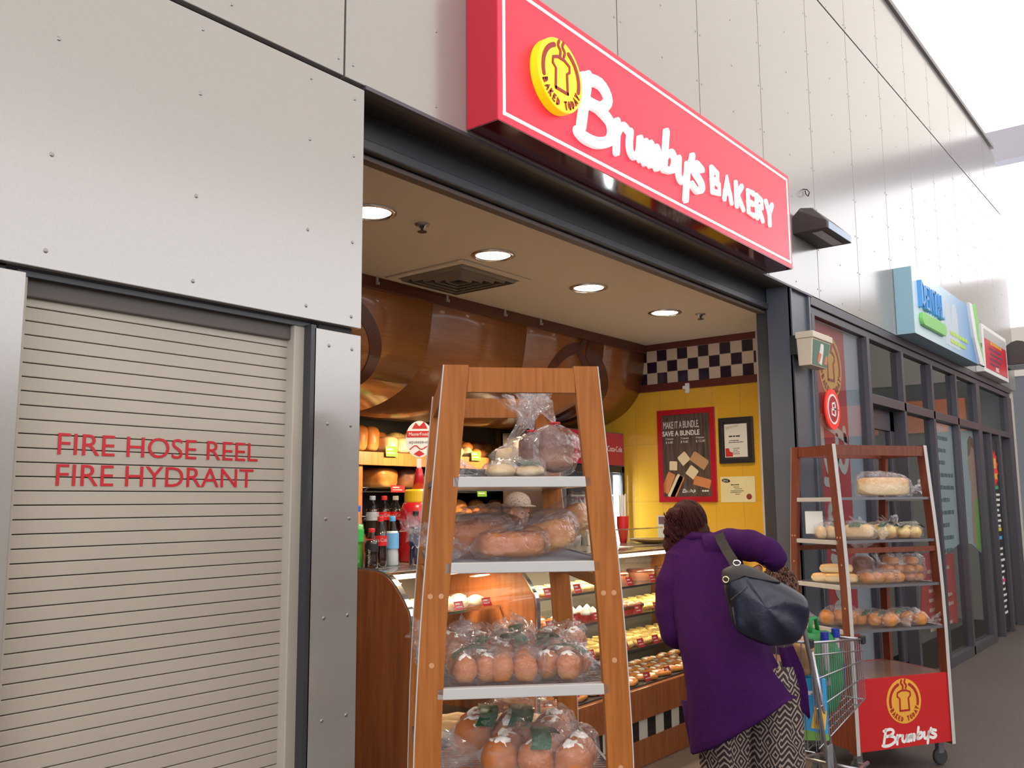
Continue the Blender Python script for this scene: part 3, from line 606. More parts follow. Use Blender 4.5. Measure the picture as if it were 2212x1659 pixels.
# red framed lightbox
t=thing('framed_sign','white framed red advertising box beyond the blue sign','sign',(12.1,FY,3.03)); O=(12.1,FY,3.03)
box('frame',M['white'],(11.42,12.80,2.17,FY,3.04,3.60),t,.006,O)
fm2=mat('ad_red',(.62,.02,.04),rough=.3)
box('picture',fm2,(11.50,12.72,2.165,2.172,3.09,3.44),t,0,O); box('pale_band',M['lam'],(11.50,12.72,2.164,2.171,3.44,3.55),t,0,O)
q=MB(); lines(q,11.75,3.40,.8,1,.05,.04,fac(2.165),.002,12); q.off(O).build('yellow_text',M['amber'],t)
q=MB(); lines(q,11.7,3.33,.8,4,.06,.03,fac(2.165),.002,13); q.off(O).build('text_lines',mat('text_dark',(.12,.05,.12)),t)
q=MB(); q.text('50%',.08,fac(2.165),0,0.0); q.v=[]; q.f=[]
q.text('30%',.10,lambda u,v,d:(12.0+u*1.2,2.165-d,3.10+v*.8),0,.002); q.off(O).build('number',M['white'],t)
tag(MB().lathe([(.0001,-.07),(.03,-.06),(.045,-.02),(.045,.02),(.0001,.03)],(11.3,FY-.06,3.33),16).build('wall_bracket_lamp',mat('brown_lamp',(.12,.06,.05)),smooth=True),'tiny brown dome lamp on wall between the two far signs','wall light')
t=thing('wall_lamp','dark round-hooded wall lamp at far right end of facade','wall light',(13.15,FY,3.3))
q=MB(); q.loft([[(x,-.42*math.cos(a)*.5-.21,.30*max(0,math.sin(a))-.02) for a in [PI*k/10 for k in range(11)]] for x in (-.30,-.26,.26,.30)]); q.build('housing',mat('bronze_housing',(.045,.032,.03)),t,smooth=False)
MB().box(-.24,.24,-.38,-.05,-.03,-.02).build('lens',mat('lens_pale',(.6,.63,.7),rough=.2),t)
# beige box on the column
t=thing('emergency_light_box','cream tapered box with green picture front fixed to the grey column','box',(6.02,FY,2.47)); O=(6.02,FY,2.47)
cb=mat('cream_plastic',(.62,.55,.43),rough=.4)
q=MB(); q.hexa([(5.87,2.15,2.475),(6.16,2.15,2.475),(6.16,2.235,2.475),(5.87,2.235,2.475),(5.845,2.125,2.655),(6.195,2.125,2.655),(6.195,2.235,2.655),(5.845,2.235,2.655)]); q.off(O).build('body',cb,t,bevel=.004)
box('lid',cb,(5.838,6.205,2.115,2.24,2.655,2.70),t,.005,O); box('mount',M['black'],(5.84,6.1,2.235,FY+.01,2.55,2.68),t,0,O)
def tilt(u,v,d):
    f=(v-2.475)/.18; return (u,2.15-.025*f-d,v)
q=MB(); q.prism([(5.885,2.482),(6.15,2.482),(6.175,2.645),(5.862,2.645)],tilt,.001,.003); q.off(O).build('picture_label',mat('label_dkgreen',(.10,.22,.16),rough=.3),t)
q=MB(); q.prism([(5.98,2.50),(6.05,2.49),(6.06,2.60),(6.05,2.63),(6.0,2.63),(5.99,2.57)],tilt,.003,.004); q.off(O).build('printed_figure',M['paper'],t)
q=MB(); q.prism([(5.96,2.51),(6.0,2.50),(6.03,2.56),(5.98,2.57)],tilt,.004,.005); q.prism([(6.09,2.50),(6.14,2.50),(6.14,2.56),(6.10,2.55)],tilt,.003,.005); q.off(O).build('printed_marks',mat('print_coral',(.65,.2,.12)),t)
# ================================================================ bread, bags
def crust(name,pale,brown,rough=.45,lo=.25,hi=.6,spots=None):
    m=bpy.data.materials.new(name); m.use_nodes=True; n=m.node_tree.nodes; l=m.node_tree.links; b=n['Principled BSDF']; b.inputs['Roughness'].default_value=rough
    t=n.new('ShaderNodeTexCoord'); s=n.new('ShaderNodeSeparateXYZ'); l.new(t.outputs['Generated'],s.inputs[0]); nz=n.new('ShaderNodeTexNoise'); nz.inputs['Scale'].default_value=18; nz.inputs['Detail'].default_value=5; l.new(t.outputs['Object'],nz.inputs[0])
    a=n.new('ShaderNodeMath'); a.operation='MULTIPLY_ADD'; a.inputs[1].default_value=.5; l.new(nz.outputs[0],a.inputs[0]); l.new(s.outputs[2],a.inputs[2])
    r=n.new('ShaderNodeValToRGB'); l.new(a.outputs[0],r.inputs[0]); r.color_ramp.elements[0].position=lo+.25; r.color_ramp.elements[1].position=hi+.25; r.color_ramp.elements[0].color=(*pale,1); r.color_ramp.elements[1].color=(*brown,1)
    src=r.outputs[0]
    if spots:
        v=n.new('ShaderNodeTexVoronoi'); v.inputs['Scale'].default_value=spots[1]; l.new(t.outputs['Object'],v.inputs[0]); r2=n.new('ShaderNodeValToRGB'); l.new(v.outputs['Distance'],r2.inputs[0]); r2.color_ramp.elements[0].position=spots[2]; r2.color_ramp.elements[1].position=spots[2]+.08
        mx=n.new('ShaderNodeMixRGB'); l.new(r2.outputs[0],mx.inputs[0]); mx.inputs[1].default_value=(*spots[0],1); l.new(src,mx.inputs[2]); src=mx.outputs[0]
    l.new(src,b.inputs['Base Color'])
    bp=n.new('ShaderNodeBump'); bp.inputs['Strength'].default_value=.25; bp.inputs['Distance'].default_value=.01; l.new(nz.outputs[0],bp.inputs['Height']); l.new(bp.outputs[0],b.inputs['Normal']); return m
B_=dict(gold=crust('crust_gold',(.70,.42,.15),(.50,.18,.035),lo=.02,hi=.42),dark=crust('crust_dark',(.30,.12,.05),(.16,.05,.025)),pale=crust('crust_pale',(.78,.62,.40),(.70,.48,.25)),
 red=crust('crust_red',(.58,.25,.08),(.42,.125,.028),lo=.05,hi=.45),cheese=crust('crust_cheese',(.60,.36,.12),(.85,.62,.22),spots=((.25,.09,.03),45,.12)),choc=crust('crust_choc',(.12,.045,.025),(.18,.07,.035)),
 cream=mat('icing',(.85,.80,.74),rough=.5),pink=mat('icing_pink',(.75,.38,.36),rough=.4),grain=crust('crust_grain',(.55,.36,.17),(.33,.17,.07),spots=((.15,.08,.04),120,.15)),sand=crust('crust_block',(.80,.62,.36),(.72,.42,.17),lo=.5,hi=.8))
def loaf_mb(L,W,H,lumps=0,seed=0,top=.15,sq=.6):
    mb=MB(); n=18; R=[]
    for i in range(n+1):
        t=i/n; x=-L/2+L*t; e=(1-abs(2*t-1)**5)**.5 if 0<t<1 else .0
        e=max(e,.05); lump=1+(.10*abs(math.sin(PI*lumps*t)) if lumps else 0)
        row=[]
        for k in range(20):
            a=2*PI*k/20; cx=math.copysign(abs(math.cos(a))**sq,math.cos(a)); cz=math.copysign(abs(math.sin(a))**sq,math.sin(a))
            wv=1+.05*noise.noise(Vector((x*12+seed,cx*2,cz*2)))
            zz=H/2+cz*H/2*(.92 if cz<0 else lump); ww=W/2*cx*(1+(top*cz if cz>0 else 0))*(.9+.1*lump)
            row.append((x,ww*e*wv,H/2+(zz-H/2)*e**.6*wv))
        R.append(row)
    return mb.loft(R)
def bun_mb(r,h,seed=0,c=(0,0,0)): return MB().ell((c[0],c[1],c[2]+h*.45),(r,r,h*.55),nz=.08,seed=seed,flat=.75,seg=20,rings=12)
def bag_mb(L,W,H,seed=0,tail=.09,flare=.05,upright=False,crk=.010,neckz=.3,lift=0.):
    """film bag round contents: body along x, gathered neck and ruffled tail beyond +x"""
    R=[]; nb=30; seg=60
    S_=Vector((seed*7.3,seed*3.1,seed))
    rg=lambda p,f: 1-2*abs(noise.noise(p*f+S_))
    for i in range(nb+1):
        t=i/nb; x=-L/2+L*t
        e=min(1,(1-abs(2*t-1)**6))**.5 if t<.5 else (1-((t-.5)*2)**3.2*.92)
        e=max(e,.06)
        row=[]
        for k in range(seg):
            a=2*PI*k/seg; c=math.copysign(abs(math.cos(a))**.7,math.cos(a)); s=math.copysign(abs(math.sin(a))**.7,math.sin(a))
            y=W/2*c*e; z=H/2*(1-(1-neckz*2)*max(0,t-.5)*1.6)+H/2*s*e if t>.5 else H/2+H/2*s*e
            p=Vector((x,y,z)); d=noise.noise(p*13+S_)*crk*1.2+(rg(p,17)**3)*crk*.8+(rg(p,38)**3)*crk*.5+.35*crk*math.sin(k*1.9+seed)*(t>.6)
            p+=Vector((0,c,s))*d
            if p.z<.001: p.z=.001
            row.append(p)
        R.append(row)
    zc=sum(p.z for p in R[-1])/seg
    for i in range(1,11):
        t=i/10; x=L/2+tail*t; r=.012+flare*t**1.2
        row=[]
        for k in range(seg):
            a=2*PI*k/seg; f=1+.45*math.sin(5*a+seed)*t+.28*math.sin(11*a+seed*2)*t+.15*math.sin(19*a)*t
            p=Vector((x+noise.noise(Vector((a*2,t*3,seed)))*.03*t,math.cos(a)*r*f+noise.noise(Vector((t*3,seed,a)))*.03*t,zc+math.sin(a)*r*f*.7+lift*t+noise.noise(Vector((a,t*2,seed+4)))*.035*t))
            if lift>=0: p.z=max(p.z,.002)
            row.append(p)
        R.append(row)
    mb=MB().loft(R,False); mb.f.append(tuple(range(seg))[::-1])
    if upright:
        mb.v=[(-v[2]+H/2,v[1],v[0]+L/2) for v in mb.v]
    return mb
def leaf_band(W,H,x,w,seed=0):
    """printed green wrapper band over the top of the bag"""
    R=[]
    for xx in (x-w/2,x-w/6,x+w/6,x+w/2):
        R.append([(xx+.01*math.sin(k+seed),W/2*1.03*math.cos(PI*k/8),H/2+(H/2+.004)*abs(math.sin(PI*k/8))**.8+.002*math.sin(k*3+xx*60)) for k in range(1,8)])
    return MB().loft(R,False,False)
def bagged(label,loc,rz,kind='loaf',L=.24,W=.12,H=.10,cm='gold',n=1,seed=0,tail=.09,flare=.05,leaf=None,ry=0.,group=None,ice=False,upright=False,lift=0.,name='bagged_bread',cat='bread',sc=1.,neckz=.3,tie=None):
    t=thing(name,label,cat,loc,rz,group); t.rotation_euler=(0,ry,rz); t.scale=(sc,sc,sc)
    m=B_[cm]
    if kind=='loaf':
        for i in range(n):
            yy=(i-(n-1)/2)*W/n; mb=loaf_mb(L*.86,W*.84/n,H*.84,3 if cm!='sand' else 0,seed+i,top=.12 if cm!='sand' else 0.,sq=.6 if cm!='sand' else .3)
            if upright: mb.v=[(-v[2]+H*.42,v[1],v[0]+L*.5) for v in mb.v]
            mb.v=[(a-L*.02 if not upright else a,b+yy,c+.004) for a,b,c in mb.v]
            mb.build('loaf',m,t,smooth=True)
    elif kind=='buns':
        nx,ny=n; rx=L*.92/nx/2; ry_=W*.92/ny/2
        for i in range(nx):
            for j in range(ny):
                c=(-L*.46+rx+(2*rx)*i,-W*.46+ry_+2*ry_*j,.003)
                mb=MB().ell((c[0],c[1],H*.42),(rx*1.06,ry_*1.06,H*.46),nz=.1,seed=seed+i*3+j,flat=.85,seg=16,rings=10)
                bn=mb.build('bun',m,t,smooth=True)
                if ice: 
                    MB().ell((c[0],c[1],H*.62),(rx*.7,ry_*.7,H*.29),nz=.35,seed=seed+i+j*2,seg=14,rings=8).build('icing',B_['cream'],bn,smooth=True)
    elif kind=='stack':
        k=0
        for j in range(n):
            for i in range(2 if j<n-1 or n<3 else 1):
                h=H/n; MB().ell((0,(i-.5)*W*.45 if (j<n-1 or n<3) else 0,h*(j+.5)),(L*.42,W*.24,h*.5),nz=.06,seed=seed+k,sq=.8).build('roll',m,t,smooth=True); k+=1
    bag_mb(L*1.03,W*1.05,H*1.08,seed,tail,flare,upright,lift=lift,neckz=neckz,crk=.011).build('bag',M['film'],t,smooth=True,label='clear crinkled film bag')
    if leaf:
        for x,w in leaf: leaf_band(W,H,x,w,seed).build('printed_band',M['leaf'],t,smooth=True)
    if tie:
        tm=mat('tie_red',(.6,.03,.03))
        q=MB(); r=.014
        P=[(L/2+.002,r*math.cos(2*PI*i/12),H*neckz+.0+r*math.sin(2*PI*i/12)) for i in range(13)]
        if upright: P=[(-p[2]+H/2,p[1],p[0]+L/2) for p in P]
        q.tube(P,.003,5,False).build('tie',tm,t)
    return t
# ================================================================ display racks
HW=[(1.92,.193),(1.46,.234),(1.29,.247),(1.05,.259),(.8,.264),(.13,.265)]
def hw(z):
    for (a,b),(c,d) in zip(HW[:-1],HW[1:]):
        if a>=z>=c: return b+(d-b)*(a-z)/(a-c)
    return HW[-1][1]
def rack(label,loc,ang,hl,shelves,wm,logo,basez=.545,slope=None):
    t=thing('display_rack',label,'bread rack',(loc[0],loc[1],0),math.radians(ang),'tapered bakery display racks')
    zs=[.13+(1.92-.13)*i/16 for i in range(17)]; lw=.061; th=.024
    for sx in (-1,1):
        for sy in (-1,1):
            R=[]; E_=[]
            for z in zs:
                h=hw(z); a,b=(h,h-lw); x0,x1=(sx*hl,sx*(hl-th))
                R.append([(x0,sy*a,z),(x1,sy*a,z),(x1,sy*b,z),(x0,sy*b,z)]); E_.append([(x0+sx*.0005,sy*(a+.0025),z),(x1,sy*(a+.0025),z),(x1,sy*a,z),(x0+sx*.0005,sy*a,z)])
            lg=MB().loft(R).build('leg',wm,t); MB().loft(E_).build('edge_band',M['lam'],lg,label='white laminate edge band')
            if sx<0:
                for z,dy in ((1.36,-.012),(1.36,.014),(1.20,0),(.95,0)):
                    q=MB(); q.lathe([(.0001,.001),(.0065,.001),(.0065,-.001)],(0,0,0),10,False); q.v=[(-(hl+c),sy*(hw(z)-lw/2)+dy+a,z+b) for a,b,c in q.v]
                    q.build('screw_plug',mat('plug_wood',(.50,.25,.12)),lg)
    # top rails
    for sx in (-1,1):
        h=hw(1.9); MB().box(min(sx*(hl-.004),sx*(hl-th)),max(sx*(hl-.004),sx*(hl-th)),-h+lw-.003,h-lw+.003,1.853,1.915).build('top_rail',wm,t)
    for sy in (-1,1):
        h=hw(1.89); MB().box(-hl+th,hl-th,min(sy*(h-.004),sy*(h-.024)),max(sy*(h-.004),sy*(h-.024)),1.853,1.915).build('top_rail',wm,t)
    # middle rails
    zm=shelves[1]-.045
    for sy in (-1,1):
        h=hw(zm); MB().box(-hl+th,hl-th,min(sy*(h-.008),sy*(h-.028)),max(sy*(h-.008),sy*(h-.028)),zm-.03,zm).build('middle_rail',wm,t)
    for z in shelves:
        h=hw(z); sh=MB()
        q=MB()
        for sx in (-1,1):
            a,b=sorted((sx*(hl+.0),sx*(hl-.022))); MB().box(a,b,-h+lw*.75,h-lw*.75,z-.026,z).build('shelf_end',M['lam'],t,bevel=.002)
        q=MB(); xe=hl-.024; ye=h-.012
        for sy in (-1,1): q.bar((-xe,sy*ye,z-.008),(xe,sy*ye,z-.008),.008,.016)
        for sx in (-1,1): q.bar((sx*xe,-ye,z-.008),(sx*xe,ye,z-.008),.008,.016)
        q.build('tray_rim',M['tray'],t)
        q=MB(); nx=int(2*xe/.02); ny=7
        for i in range(1,nx): x=-xe+2*xe*i/nx; q.bar((x,-ye,z-.004),(x,ye,z-.004),.0025,.0025)
        for j in range(1,ny): y=-ye+2*ye*j/ny; q.bar((-xe,y,z-.008),(xe,y,z-.008),.004,.004)
        q.build('wire_shelf',M['wire'],t)
        MB().box(-xe,xe,-ye,ye,z-.022,z-.019).build('crumb_tray',M['tray'],t) if z>1.6 and hl<.36 else None
    # base box
    bw=.262
    for sy in (-1,1):
        a,b=sorted((sy*(bw-.002),sy*(bw-.02))); pn=MB().box(-hl+.005,hl-.005,a,b,.145,basez).build('base_panel',M['redp'] if logo else wm,t)
        if sy<0 and logo:
            fn=lambda u,v,d:(u,-bw-d+.002,v)
            dd=disc(MB(),.0,.405,.128,fn,0,.0015).build('logo_disc',M['amber'],pn); logo_marks(MB(),.0,.405,.128,lambda u,v,d:(u,-bw-.0-d+.0005,v),0,.0015).build('logo_marks',M['dkred'],dd)
            script_word(MB(),-.175,.175,.40,fn,0,.0015,.042,ys=1.0).build('script',M['white'],pn)
    for sx in (-1,1):
        a,b=sorted((sx*(hl-.004),sx*(hl-.02))); MB().box(a,b,-bw+.02,bw-.02,.145,basez).build('base_end',wm,t)
    MB().box(-hl+.02,hl-.02,-bw+.02,bw-.02,basez-.02,basez-.001).build('base_top',mat('base_top',(.23,.13,.10),rough=.25,coat=.5),t)
    for sx in (-1,1):
        for sy in (-1,1):
            cs=MB().box(sx*(hl-.06)-.02,sx*(hl-.06)+.02,sy*.20-.015,sy*.20+.015,.07,.145).build('castor',M['tray'],t)
            q=MB(); q.lathe([(.02,-.014),(.045,-.014),(.05,-.008),(.05,.008),(.045,.014),(.02,.014)],seg=24); q.v=[(sx*(hl-.06)+a,sy*.20+c,.05+b) for a,b,c in q.v]; q.build('wheel',M['rubber'],cs,smooth=False)
    return t
R1=(1.9996,1.6258); A1=46; S1=[1.644,1.438,1.146,.905,.66]
R2=(5.88,1.88); A2=-31; S2=[1.598,1.342,1.078,.822]
rack('near oak coloured tapered bread rack filling the foreground',R1,A1,.35,S1,M['wr1'],False,.42)
rack('far dark mahogany bread rack with red logo base panel',R2,A2,.365,S2,M['wr2'],True)
def rl(rc,ang,x,y,z):
    a=math.radians(ang); return (rc[0]+x*math.cos(a)-y*math.sin(a),rc[1]+x*math.sin(a)+y*math.cos(a),z)
def r1(x,y,i,dz=0): return rl(R1,A1,x,y,S1[i]+.001+dz)
def r2_(x,y,i,dz=0): return rl(R2,A2,x,y,S2[i]+.001+dz)
a1=lambda d: math.radians(A1+d); a2=lambda d: math.radians(A2+d)
G1='bagged breads on the near rack'; G2='bagged breads on the far rack'
# near rack, top shelf
bagged('upright tied bag of dark fruit bread at right of near rack top shelf',r1(-.16,-.115,0),a1(80),'loaf',.145,.115,.11,'dark',1,1,.09,.045,upright=True,tie=True,lift=-.06,group=G1,neckz=.5)
bagged('upright bag of brown fruit bread behind the dark one on top shelf',r1(-.02,-.075,0),a1(100),'loaf',.135,.11,.09,'dark',1,2,.09,.05,upright=True,tie=True,lift=-.03,group=G1,neckz=.5)
bagged('pale roll bag with long tail pointing up on near rack top shelf',r1(.10,-.02,0),a1(60),'loaf',.10,.10,.08,'pale',1,3,.12,.03,upright=True,lift=.09,group=G1,neckz=.5)
bagged('low flat bag of white rolls at middle of near rack top shelf',r1(-.2,.0,0),a1(90),'buns',.16,.12,.040,'pale',(2,2),4,.07,.025,leaf=[(-.03,.05)],group=G1)
# second shelf
bagged('grey filmed pale loaf bag at left of near rack second shelf',r1(-.17,.115,1),a1(110),'loaf',.22,.14,.105,'red',1,5,.06,.03,group=G1,lift=.05)
bagged('golden oval loaf in clear bag at front of near rack second shelf',r1(-.24,.02,1),a1(95),'loaf',.20,.13,.075,'red',1,6,.05,.03,group=G1)
bagged('glossy golden loaf lying diagonally right of centre on second shelf',r1(-.17,-.075,1),a1(55),'loaf',.24,.10,.095,'gold',1,7,.05,.03,group=G1,ry=math.radians(14))
bagged('steep leaning golden loaf at right end of near rack second shelf',r1(-.10,-.15,1,.03),a1(50),'loaf',.25,.10,.09,'gold',1,8,.05,.03,group=G1,ry=math.radians(26))
bagged('rear bagged loaf half hidden behind golden ones on second shelf',r1(.02,.05,1),a1(80),'loaf',.24,.15,.12,'red',1,9,.05,.03,group=G1)
bagged('small dark bread bag at back right of near rack second shelf',r1(.2,-.17,1),a1(80),'loaf',.12,.10,.07,'dark',1,10,.04,.03,group=G1)
# third shelf
for i,(x,y,rz,lb,sd) in enumerate([(-.25,.115,-80,'iced red bun bag at front left corner of third shelf',11),(-.26,.015,-95,'iced bun bag at front centre of third shelf, tail over edge',12),(-.24,-.115,-120,'largest iced bun bag at front right of third shelf, tail drooping',13),
    (-.10,.10,70,'bun bag with green band behind left one on third shelf',14),(-.08,.0,100,'bun bag with green band in middle of third shelf',15),(-.08,-.10,60,'bun bag with green band behind right one on third shelf',16),(.08,.11,120,'rear left bun bag with upturned tail on third shelf',17),(.1,-.03,90,'rear centre bun bag with upturned tail on third shelf',18),(.1,-.17,60,'rear right bun bag with spiky tail on third shelf',19)]):
    bagged(lb,r1(x,y,2,0 if i<3 else .004),a1(90+rz if i<3 else rz),'buns',.145+.02*(i==2),.125,.075,'red',(2,2),sd,.07+.03*(i==2),.04,leaf=[(-.02+.01*(i%3),.035)] if i in(0,2,3,4,5,7) else None,group=G1,ice=(i%2==0 or i==2),lift=-.05 if i<3 else .04)
# fourth shelf
for i in range(4):
    q=MB(); n=12; L=.36
    q.tube([(L*(k/n-.5),.006*math.sin(k*.6),.022+.003*math.sin(k*1.9+i)) for k in range(n+1)],[.008]+[.021+.0015*math.sin(k*2.3+i) for k in range(n-1)]+[.008],12)
    o=q.build('baguette',B_['sand'],smooth=True); o.location=r1(.135+.046*i,.04-.004*i,3); o.rotation_euler=(0,0,a1(84))
    tag(o,['nearest pale bread stick on near rack fourth shelf','second pale bread stick back on fourth shelf','third pale bread stick back on fourth shelf','farthest bread stick on near rack fourth shelf'][i],'bread stick','bread sticks on the near rack')
bagged('large bag of red buns with green bands at back of fourth shelf',r1(-.02,-.015,3),a1(78),'buns',.34,.19,.12,'red',(3,2),21,.08,.05,leaf=[(-.02,.06),(.07,.05)],group=G1,ice=True)
bagged('large bag of iced buns with green tape strip nearest camera on fourth shelf',r1(-.215,-.055,3),a1(70),'buns',.30,.17,.105,'red',(3,2),22,.09,.05,leaf=[(-.01,.05)],group=G1,ice=True)
# ---------------- far rack
bagged('long square sandwich loaf in clear bag on far rack top shelf',r2_(.12,-.08,0),a2(0),'loaf',.44,.15,.14,'sand',1,31,.08,.04,group=G2)
MB_=MB().box(0,.11,0,.004,0,.14).build('price_card',M['paper']); MB_.location=r2_(-.34,.12,1,.03); MB_.rotation_euler=(0,0,a2(-20)); tag(MB_,'blank white card standing at left back of far rack second shelf','card')
bagged('pale torn roll bag at left end of far rack second shelf',r2_(-.24,.06,1),a2(60),'buns',.18,.13,.09,'pale',(2,2),32,.08,.05,group=G2,lift=.06)
bagged('pinkish sliced loaf bag with dark green corner on second shelf',r2_(-.13,-.12,1),a2(-60),'loaf',.20,.13,.10,'pale',1,33,.05,.04,leaf=[(-.02,.07)],group=G2)
bagged('cheese topped round bread in green printed bag, centre of second shelf',r2_(.045,-.10,1),a2(100),'buns',.17,.16,.10,'cheese',(2,2),34,.09,.05,leaf=[(-.06,.05)],group=G2,lift=.05)
bagged('cheese topped bread in green printed bag at right of second shelf',r2_(.235,-.11,1),a2(80),'buns',.17,.17,.09,'cheese',(2,2),35,.09,.06,leaf=[(-.06,.04)],group=G2,lift=.05)
for i,(x,y,dz,lb) in enumerate([(-.27,.02,0,'lower left yellow finger roll on far rack third shelf'),(-.23,-.05,0,'lower right yellow finger roll on far rack third shelf'),(-.23,-.01,.055,'yellow finger roll resting on top of two others')]):
    o=loaf_mb(.20,.065,.058,0,i).build('finger_roll',B_['sand'],smooth=True); o.location=r2_(x,y,2,dz); o.rotation_euler=(0,0,a2(-40+6*i)); tag(o,lb,'bread roll','yellow finger rolls')
bagged('long bag of joined soft rolls at front of far rack third shelf',r2_(.0,-.14,2),a2(0),'buns',.34,.11,.075,'gold',(4,1),36,.07,.04,group=G2)
bagged('very dark fruit bread bag standing at back of third shelf',r2_(.03,.06,2),a2(90),'loaf',.16,.13,.10,'dark',1,37,.07,.05,upright=True,group=G2,neckz=.5)
bagged('stacked knot rolls in clear bag right of centre on third shelf',r2_(.16,-.05,2),a2(80),'stack',.15,.15,.15,'gold',3,38,.08,.05,group=G2,lift=.04)
bagged('stacked golden rolls bag at right end of far rack third shelf',r2_(.27,-.10,2),a2(80),'stack',.15,.13,.15,'gold',3,39,.08,.05,group=G2,lift=.04)
bagged('round golden bun bag at left of far rack bottom shelf',r2_(-.22,.0,3),a2(160),'buns',.24,.13,.105,'gold',(3,1),40,.08,.06,group=G2)
bagged('wide soft roll slab bag with green leaf print, bottom shelf centre',r2_(-.02,-.09,3),a2(-50),'buns',.27,.19,.085,'gold',(3,2),41,.06,.04,leaf=[(-.05,.03),(.04,.02)],group=G2)
bagged('wide soft roll slab bag with green print at right of bottom shelf',r2_(.20,-.12,3),a2(-50),'buns',.24,.18,.085,'gold',(3,2),42,.06,.04,leaf=[(-.04,.03)],group=G2)
# ================================================================ display counter
CX0,CX1,CYF,CYB,CZ=2.94,6.46,2.948,3.76,1.272
CP=[(2.955,.46),(2.946,.80),(2.948,1.053),(2.978,1.122),(3.023,1.18),(3.084,1.237),(3.162,1.266),(3.30,1.272)]
CPS=smoothp(CP,5)
ct=thing('display_counter','long curved-glass bakery display counter with mahogany base and end panels','counter',((CX0+CX1)/2,CYF,0)); OC2=((CX0+CX1)/2,CYF,0)
def endpan(x,w,m,name,out=0.):
    prof=[(CYF,0)]+[(p.x,p.y) for p in CPS]+[(CYB,CZ),(CYB,0)]
    return MB().loft([[(xx,a,b) for a,b in prof] for xx in (x,x+w)]).off(OC2).build(name,m,ct,bevel=.002)
endpan(CX0,.035,M['wcount'],'end_panel'); endpan(3.86,.04,M['wcount'],'divider_panel'); endpan(CX1-.03,.03,M['wcount'],'end_panel')
for x in (CX0+.002,3.865,):
    q=MB()
    R=[]
    for i,p in enumerate(CPS):
        d=(CPS[min(i+1,len(CPS)-1)]-CPS[max(i-1,0)]).normalized(); n=Vector((-d.y,d.x)); n=n if n.x<0 else -n
        a=p+n*.001; b=p+n*.010
        R.append([(x,a.x,a.y),(x+.03,a.x,a.y),(x+.03,b.x,b.y),(x,b.x,b.y)])
    q.loft(R).off(OC2).build('chrome_edge',M['chrome'],ct,smooth=False)
for a,b in ((CX0+.037,3.858),(3.902,5.18),(5.19,CX1-.032)):
    q=MB().loft([[(xx,p.x,p.y) for p in CPS] for xx in (a,b)],False,False).off(OC2).build('curved_glass',M['case'],ct,smooth=True)
q=MB().box(CX0+.035,CX1-.03,CYF-.005,CYF+.03,.27,.455).off(OC2).build('front_rail',M['wcount'],ct,bevel=.004)
ckc=brick('counter_checks',(.60,.56,.50),(.012,.010,.014),(.3,.28,.25),.1,.12,.001,(0,2),rough=.25)
m_=MAT.get('x'); 
ck2=bpy.data.materials.new('counter_check_band'); ck2.use_nodes=True; n_=ck2.node_tree.nodes; l_=ck2.node_tree.links
tc_=n_.new('ShaderNodeTexCoord'); sx_=n_.new('ShaderNodeSeparateXYZ'); l_.new(tc_.outputs['Object'],sx_.inputs[0]); mt=n_.new('ShaderNodeMath'); mt.operation='MULTIPLY'; mt.inputs[1].default_value=5.0; l_.new(sx_.outputs[0],mt.inputs[0]); fr_=n_.new('ShaderNodeMath'); fr_.operation='FRACT'; l_.new(mt.outputs[0],fr_.inputs[0]); gt=n_.new('ShaderNodeMath'); gt.operation='GREATER_THAN'; gt.inputs[1].default_value=.5; l_.new(fr_.outputs[0],gt.inputs[0])
mx=n_.new('ShaderNodeMixRGB'); mx.inputs[1].default_value=(.58,.55,.48,1); mx.inputs[2].default_value=(.012,.01,.014,1); l_.new(gt.outputs[0],mx.inputs[0]); l_.new(mx.outputs[0],n_['Principled BSDF'].inputs['Base Color']); n_['Principled BSDF'].inputs['Roughness'].default_value=.25
MB().box(CX0+.035,CX1-.03,CYF+.01,CYF+.03,.155,.27).off(OC2).build('tile_band',ck2,ct)
box('plinth',M['wcount'],(CX0+.035,CX1-.03,CYF+.0,CYF+.03,0,.155),ct,.003,OC2)
box('case_back',mat('case_back',(.22,.20,.18),rough=.4),(CX0+.035,CX1-.03,CYB-.02,CYB,.0,CZ-.03),ct,0,OC2)
box('deck',mat('deck_dark',(.05,.045,.045),rough=.3),(CX0+.037,CX1-.032,CYF+.032,CYB-.02,.44,.465),ct,.002,OC2)
box('worktop',mat('worktop_steel',(.30,.29,.28),rough=.25,metal=.5),(CX0+.0,CX1,3.30,CYB+.01,CZ-.03,CZ),ct,.004,OC2)
for a,b in ((CX0+.04,3.855),(3.905,CX1-.035)):
    for z in (.655,.855,1.03):
        y0=CYF+.13+(.05 if z>.8 else 0)+(.06 if z>1 else 0)
        box('glass_shelf',M['case'],(a,b,y0,CYB-.03,z-.006,z),ct,0,OC2)
        box('shelf_lip',M['chrome'],(a,b,y0-.004,y0,z-.010,z+.004),ct,0,OC2)
    q=MB(); q.tube([(a,3.27,CZ-.05),(b,3.27,CZ-.05)],.012,8); q.off(OC2).build('case_lamp',mat('tube_on',(1,1,1),emit=(1,.88,.62),es=2.2),ct)
for x in (3.4,4.4,5.2,6.0):
    l=bpy.data.lights.new('case_glow','AREA'); l.shape='RECTANGLE'; l.size=.7; l.size_y=.05; l.energy=11; l.color=(1,.82,.52); lo=bpy.data.objects.new('case_glow',l); S.collection.objects.link(lo); lo.parent=ct; lo.location=(x-OC2[0],3.27-OC2[1],CZ-.07)
